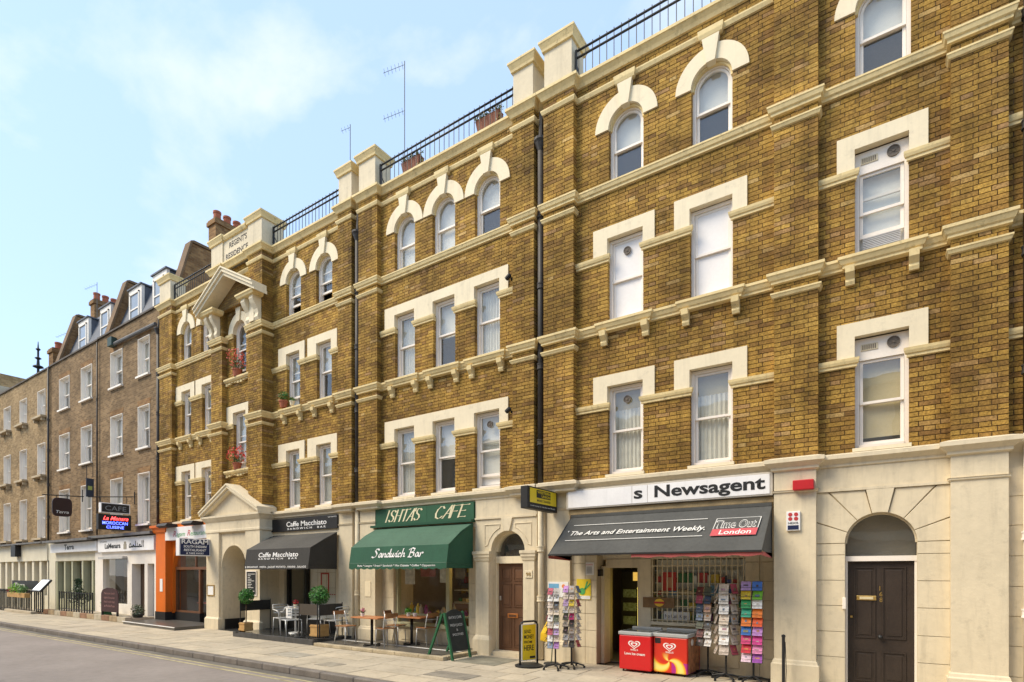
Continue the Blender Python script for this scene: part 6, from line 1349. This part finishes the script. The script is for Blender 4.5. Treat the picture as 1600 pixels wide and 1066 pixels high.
def freezer(x, y, rz, mat, label, slogan):
    f = root('ice_cream_freezer', (x, y, 0), label, 'freezer', 'ice cream freezers outside the newsagent', rz=rz, absolute=False)
    w, d_ = .315, .33
    bd = MB().box(-w, w, -d_, d_, .045, .69).build('cabinet', mat, f, bevel=.02)
    MB().box(-w-.012, w+.012, -d_-.012, d_+.012, .69, .755).build('lid_frame', GREY, f, bevel=.012); MB().box(-w+.05, w-.05, -d_+.05, d_-.05, .752, .765).build('glass_lid', LIDG, f); MB().box(-w+.02, w-.02, d_-.10, d_-.02, .756, .80).build('lid_handle', GREY, f, bevel=.01)
    for sx in (-1, 1):
        for sy in (-1, 1): MB().lathe(0, 0, [(0, -.012), (.022, -.012), (.022, .012), (0, .012)], 10).rot(R(90), (0, 0, 0), 'Y').build('castor', IRON, f).location = (sx*.25, sy*.27, .022)
    heart(f, -.01 , .52, .115, -d_); text("WALL'S", HEARTW, f, (-.01, -d_, .405), UX, UZ, .15, .03, bold=.02, align='C')
    if slogan: text('Love ice cream', HEARTW, f, (-.20, -d_, .325), UX, UZ, .40, .05, bold=.02)
    else:
        MB().box(-w+.03, -w+.14, -d_-.003, -d_-.001, .57, .67).build('sticker', IRON, f)
        MB().box(w+.001, w+.004, -.28, .28, .06, .68).build('side_print', M('people_print', (.45, .18, .08), .4, .6, 9), f)
        MB().disc(0, 0, .06, 0, .003).rot(R(90), (0, 0, 0), 'Z').build('side_badge', HEARTW, f).location = (w+.007, -.1, .6)
    return f
freezer(-3.86, -.02, R(-2), RED, 'plain red ice cream freezer with white heart mark, the left one', True); freezer(-3.20, .02, R(-4), SWIRL, 'red ice cream freezer with a yellow swirl print, the right one', False)
# card racks: every card is a thing
ORD = ['topmost', 'second', 'third', 'fourth', 'fifth', 'sixth', 'seventh', 'eighth', 'ninth']
CNAME = {'C9A7D8': 'lilac', 'E6C832': 'yellow', '2E9E58': 'green', '35B08A': 'teal', 'F08020': 'orange', '2E6FC0': 'blue', 'D8407A': 'pink', 'D83040': 'red', 'F0D0E0': 'pale pink', '5A86D0': 'sky blue', '7CBF30': 'lime', 'F4F0EA': 'white', 'E85A20': 'deep orange', 'C48AD0': 'mauve', 'D83C90': 'magenta', 'E48AB8': 'rose', 'A050B0': 'purple', 'E8D6C0': 'cream', 'F0E8DC': 'ivory', 'C8B8A8': 'beige', '5A4A4A': 'dark brown', '6A6E5A': 'dark olive', '4A5A70': 'slate blue', '7A4038': 'dull red', 'D8C8B8': 'pale tan', 'B8B0A8': 'grey', '58504A': 'charcoal', 'C05868': 'coral', '8A9AB0': 'grey blue', 'E0B090': 'peach'}
MOTIF = [M('motif_' + c, lin(c), .5, .5, 40) for c in ('B07A6A', 'D8B08A', '7A8A9A', 'C8A0A8', '8A8A6A', 'E8D8C8', '6A5A5A', 'D09050')]
def rack(x, y, z0, z1, cols, cw, ch, label, short, base=True, rz=0, pole_top=None):
    r_ = root('card_rack', (x, y, 0), label, 'card rack', 'revolving card racks outside the newsagent', rz=rz, absolute=False)
    rows = max(len(c[2]) for c in cols); pitch = (z1 - z0) / rows
    MB().tube([(0, 0, .05), (0, 0, pole_top or z1)], .017, 8).build('pole', IRON, r_)
    for k in range(5):
        a_ = 2*math.pi*k/5 + .4; c_, s_ = math.cos(a_), math.sin(a_); MB().tube([(0, 0, .10), (c_*.12, s_*.12, .085), (c_*.25, s_*.25, .05)], .016, 6).build('foot', IRON, r_); MB().lathe(c_*.25, s_*.25, [(0, 0), (.022, 0), (.022, .04), (0, .045)], 8).build('castor', IRON, r_)
    w = MB(); rr = random.Random(int(abs(x*100)))
    for ox, ang, cards, cname in cols:
        M3 = Matrix.Rotation(ang, 3, 'Z'); q = Matrix.Rotation(rz, 3, 'Z')
        for i in range(len(cards)):
            zc = z1 - (i + 1) * pitch
            P = lambda lx, ly, lz: tuple(M3 @ Vector((ox + lx, -.15 + ly, 0)) + Vector((0, 0, lz)))
            w.tube([P(-cw/2, -.05, zc+.05), P(cw/2, -.05, zc+.05)], .0035, 4); w.tube([P(-cw/2, -.05, zc), P(cw/2, -.05, zc)], .0035, 4); w.tube([P(-cw/2, -.05, zc), P(-cw/2, .05, zc+pitch*.9)], .003, 4); w.tube([P(cw/2, -.05, zc), P(cw/2, .05, zc+pitch*.9)], .003, 4)
            hexc = cards[i]; tl = rr.uniform(-.03, .03)
            c = [(-cw/2+.008, -.042, zc+.004), (cw/2-.008, -.042, zc+.004), (cw/2-.008, -.038, zc+.004), (-cw/2+.008, -.038, zc+.004), (-cw/2+.008+tl*.3, .012, zc+ch), (cw/2-.008+tl*.3, .012, zc+ch), (cw/2-.008+tl*.3, .016, zc+ch), (-cw/2+.008+tl*.3, .016, zc+ch)]
            m_ = MB().hexa([tuple(q @ Vector(P(*p))) for p in c])
            ob = m_.build('greeting_card', M('card_' + hexc, lin(hexc), .4, .25, 22)); ob.location = (x, y, 0)
            tag(ob, f'{CNAME[hexc]} card, {ORD[i]} from the top in the {cname} of the {short}', 'card', 'cards in the racks')
            dk = rr.choice(MOTIF); ma, mc = rr.uniform(.06, .26), rr.uniform(.06, .26); mb = rr.uniform(.3, .5); md = mb + rr.uniform(.06, .25); cc = [P(-cw*ma, -.042+.054*mb, zc+ch*mb), P(cw*mc, -.042+.054*mb, zc+ch*mb), P(cw*mc, -.042+.054*md, zc+ch*md), P(-cw*ma, -.042+.054*md, zc+ch*md)]
            mm = MB().face([tuple(q @ (Vector(p) + M3 @ Vector((0, -.004, .002)))) for p in cc]).build('motif', dk, None); mm.parent = ob
    w.build('wire_pockets', IRON, r_)
    return r_
B4a = ['C9A7D8', 'E6C832', '2E9E58', '35B08A', 'F08020', '2E6FC0', 'D8407A', 'D83040', 'F0D0E0']; B4b = ['5A86D0', '7CBF30', 'F4F0EA', 'F08020', 'E85A20', 'C48AD0', 'D83C90', 'E48AB8', 'A050B0']
rack(-1.86, -.12, .36, 1.70, [(-.088, 0, B4a, 'left column'), (.088, 0, B4b, 'right column')], .168, .152, 'revolving rack of brightly coloured cards nearest the stucco pier', 'bright rack')
B3 = ['E8D6C0', 'F0E8DC', 'F4F0EA', 'E8D6C0', 'F0E8DC', 'F4F0EA', 'C8B8A8']
rack(-2.30, -.14, .45, 1.66, [(0, 0, B3, 'front column'), (0, R(-65), ['C8B8A8', 'E8D6C0', 'C8B8A8', 'D8C8B8', 'C8B8A8', 'E8D6C0', 'D8C8B8'], 'left side column'), (0, R(65), ['C05868', 'C8B8A8', 'D8C8B8', 'B8B0A8', 'C8B8A8', 'D8C8B8', 'C05868'], 'right side column')], .175, .172, 'revolving rack of pale cards, the middle one of three', 'pale rack', pole_top=1.8)
rack(-2.66, .08, .55, 1.60, [(-.075, R(-12), ['7A4038', 'C05868', '4A5A70', '8A9AB0', '6A6E5A', '7A4038', '58504A'], 'left column'), (.075, R(-12), ['6A6E5A', '4A5A70', 'E0B090', 'C8B8A8', '58504A', 'F4F0EA', 'F4F0EA'], 'right column')], .14, .148, 'revolving rack of dark photo cards beside the swirl freezer', 'dark rack')
L1 = ['C05868', 'F4F0EA', 'D8C8B8', 'E8D6C0', 'F4F0EA', 'D8C8B8', 'C05868', 'F4F0EA', '8A9AB0']; L2 = ['B8B0A8', 'F4F0EA', '58504A', 'E8D6C0', '6A6E5A', 'F4F0EA', 'C9A7D8', 'D8C8B8', 'C48AD0']; L3 = ['58504A', 'B8B0A8', 'D8C8B8', '58504A', 'D8407A', 'E8D6C0', 'E6C832', 'C8B8A8', 'B8B0A8']
rack(-5.27, -.85, .42, 1.56, [(-.06, R(15), L1, 'left column'), (.06, R(15), L2, 'right column'), (0, R(-70), L3, 'back column')], .115, .125, 'front revolving card rack left of the newsagent doorway', 'front left rack')
rack(-5.10, -.52, .42, 1.60, [(-.06, R(10), L2[::-1], 'left column'), (.06, R(10), L3[::-1], 'right column'), (0, R(80), L1[::-1], 'side column')], .115, .13, 'rear revolving card rack left of the newsagent doorway', 'rear left rack')
o = root('yellow_bag', (-5.52, -.75, .62), 'crumpled yellow carrier hung on the left card rack', 'bag'); MB().loft([[(-5.64, -.80, .52), (-5.40, -.84, .50), (-5.42, -.74, .52), (-5.62, -.72, .54)], [(-5.62, -.82, .66), (-5.44, -.88, .70), (-5.40, -.76, .72), (-5.58, -.72, .68)], [(-5.48, -.80, .92), (-5.44, -.82, .93), (-5.44, -.79, .93), (-5.47, -.78, .92)]]).build('bag_body', M('yellow_bag', (.75, .48, .03), .5), o)

# railings and low wall in front of the left houses
def spear_fence(x0, x1, y, z, h, label, gap=.22, plain=False):
    f = root('iron_fence', ((x0+x1)/2, y, z), label, 'fence', 'black iron street railings')
    n = int((x1-x0)/gap); uo = MB().box(-.018, .018, -.018, .018, 0, h); 
    if not plain: uo.loft([[(-.02, -.02, h), (.02, -.02, h), (.02, .02, h), (-.02, .02, h)], [(-.04, -.04, h+.04), (.04, -.04, h+.04), (.04, .04, h+.04), (-.04, .04, h+.04)], [(-.002, -.002, h+.13), (.002, -.002, h+.13), (.002, .002, h+.13), (-.002, .002, h+.13)]])
    ob = uo.build('bar', IRON); me = ob.data; bpy.data.objects.remove(ob)
    for k in range(n+1): q = link('bar', me, None, f); q.location = Vector((x0 + (x1-x0)*k/n, y, z)) - ABS[f.name]
    for zr in (.10, h-.06): MB().box(x0, x1, y-.018, y+.018, z+zr, z+zr+.025).build('rail', IRON, f)
spear_fence(-44, -32.1, -1.35, 0.0, .95, 'black spear topped railings along the far left pavement'); spear_fence(-31.9, -30.9, -1.3, .1, 1.0, 'short black railing panel under the lit menu case', plain=True); spear_fence(-29.9, -26.4, -1.0, .2, .85, 'plain black railing on the low stone wall', plain=True, gap=.26)
w = root('low_wall', (-28, -1.0, 0), 'low stone and brick wall under the black railing', 'wall')
rr = random.Random(2)
for k in range(12): x = -31.6 + k*.7; part('wall_stone', M(('wall_red', 'wall_tan', 'wall_pale')[k % 3], ((.30, .17, .10), (.40, .30, .18), (.48, .42, .31))[k % 3], .9, .3, 4), (x, x+.685, -1.1, -.85, 0, .20 + .01*rr.random()), parent=w, bevel=.012)
part('terrace_floor', FLAG, (-31.6, -23.2, -.85, 0, 0, .16), parent=w)
w = root('white_step', (-32.8, -1.2, 0), 'long pale kerb under the spear topped railings', 'kerb'); part('kerb', FLAG2, (-35.3, -31.65, -1.5, -1.1, 0, .12), parent=w, bevel=.02)
s = root('menu_case', (-31.0, -1.45, .2), 'lit menu case tilted on a post by the railings', 'menu board'); MB().hexa([(-31.45, -1.55, 1.05), (-30.35, -1.55, 1.05), (-30.35, -1.15, 1.55), (-31.45, -1.15, 1.55), (-31.45, -1.50, 1.0), (-30.35, -1.50, 1.0), (-30.35, -1.10, 1.5), (-31.45, -1.10, 1.5)]).build('case', BLACK, s); MB().face([(-31.35, -1.53, 1.09), (-30.45, -1.53, 1.09), (-30.45, -1.18, 1.53), (-31.35, -1.18, 1.53)]).build('lit_sheet', M('lit_menu', (.8, .83, .85), .4, emit=.35), s); MB().tube([(-30.9, -1.3, .1), (-30.9, -1.3, 1.2)], .03).build('post', IRON, s)
s = board('pavement_board', 'long black sign board fixed behind the spear topped railings', 'sign', -35.3, -31.8, 1.08, 1.48, -1.2, BLACK); text('Terra', PALE, s, (-34.9, -1.212, 1.18), UX, UZ, 1.4, .2, shear=.2, bold=.01)
t = root('window_box', (-33.2, -1.5, .9), 'wooden flower box with bright shrubs hung on the spear topped railings', 'planter'); MB().box(-34.5, -32.1, -1.6, -1.4, .72, .92).build('box', WOOD, t, bevel=.01); leaves('foliage', '7FB828', t, (-33.7, -1.5, 1.12), .26, 300, .035, 51, .2); leaves('foliage', '5A8A3A', t, (-32.7, -1.5, 1.08), .24, 300, .035, 52, .2); leaves('blossom', 'B82838', t, (-34.3, -1.5, 1.02), .16, 60, .035, 53, .2)
a = root('chalkboard_stand', (-24.6, -.9, 0), 'dark maroon chalkboard with a green stand outside the white cafe front', 'chalkboard'); MC = M('maroon_chalk', (.05, .02, .02), .8, .2, 4)
pts = [(-25.45, .35), (-23.95, .35), (-23.95, 1.05), (-24.1, 1.2), (-24.5, 1.27), (-24.9, 1.27), (-25.3, 1.2), (-25.45, 1.05)]
MB().prism_y(pts, -1.05, -1.02).build('board', MC, a); MB().box(-25.40, -25.34, -1.06, -1.0, .0, .35).box(-24.06, -24.0, -1.06, -1.0, 0, .35).build('leg', IRON, a); MB().hexa([(-25.6, -1.0, .05), (-25.55, -1.0, .05), (-25.55, -.6, .05), (-25.6, -.6, .05), (-25.5, -1.0, 1.15), (-25.45, -1.0, 1.15), (-25.45, -.95, 1.15), (-25.5, -.95, 1.15)]).build('back_leg', GF, a)
for i, t_ in enumerate(('Moroccan lunch', 'tagine & couscous', 'fresh mint tea', 'shisha')): text(t_, M('faint_chalk', (.30, .16, .15), .9), a, (-24.7, -1.05, 1.02-i*.16), UX, UZ, .95, .09, align='C', shear=.2)
for i, (x, c, lab) in enumerate(((-26.1, '4A7A3A', 'leafy potted shrub behind the railing of the white cafe front'), (-23.4, '4A5A3A', 'dark potted shrub at the foot of the orange pilaster'))): flowerpot(x, -.6, .16 if i == 0 else 0.0, lab, c, None, 120, .33, .17, potmat=IRON, seed=61+i, up=.3)
t = root('cypress_shrub', (-29.3, -.5, .16), 'narrow dark conical shrub behind the lit menu case', 'shrub'); MB().tube([(-29.3, -.5, .16), (-29.3, -.5, .9)], .03).build('trunk', TRUNK, t)
for k in range(4): leaves('crown', '1E3A1C', t, (-29.3, -.5, .65+k*.27), .40-.08*k, 160, .05, 71+k, .2)
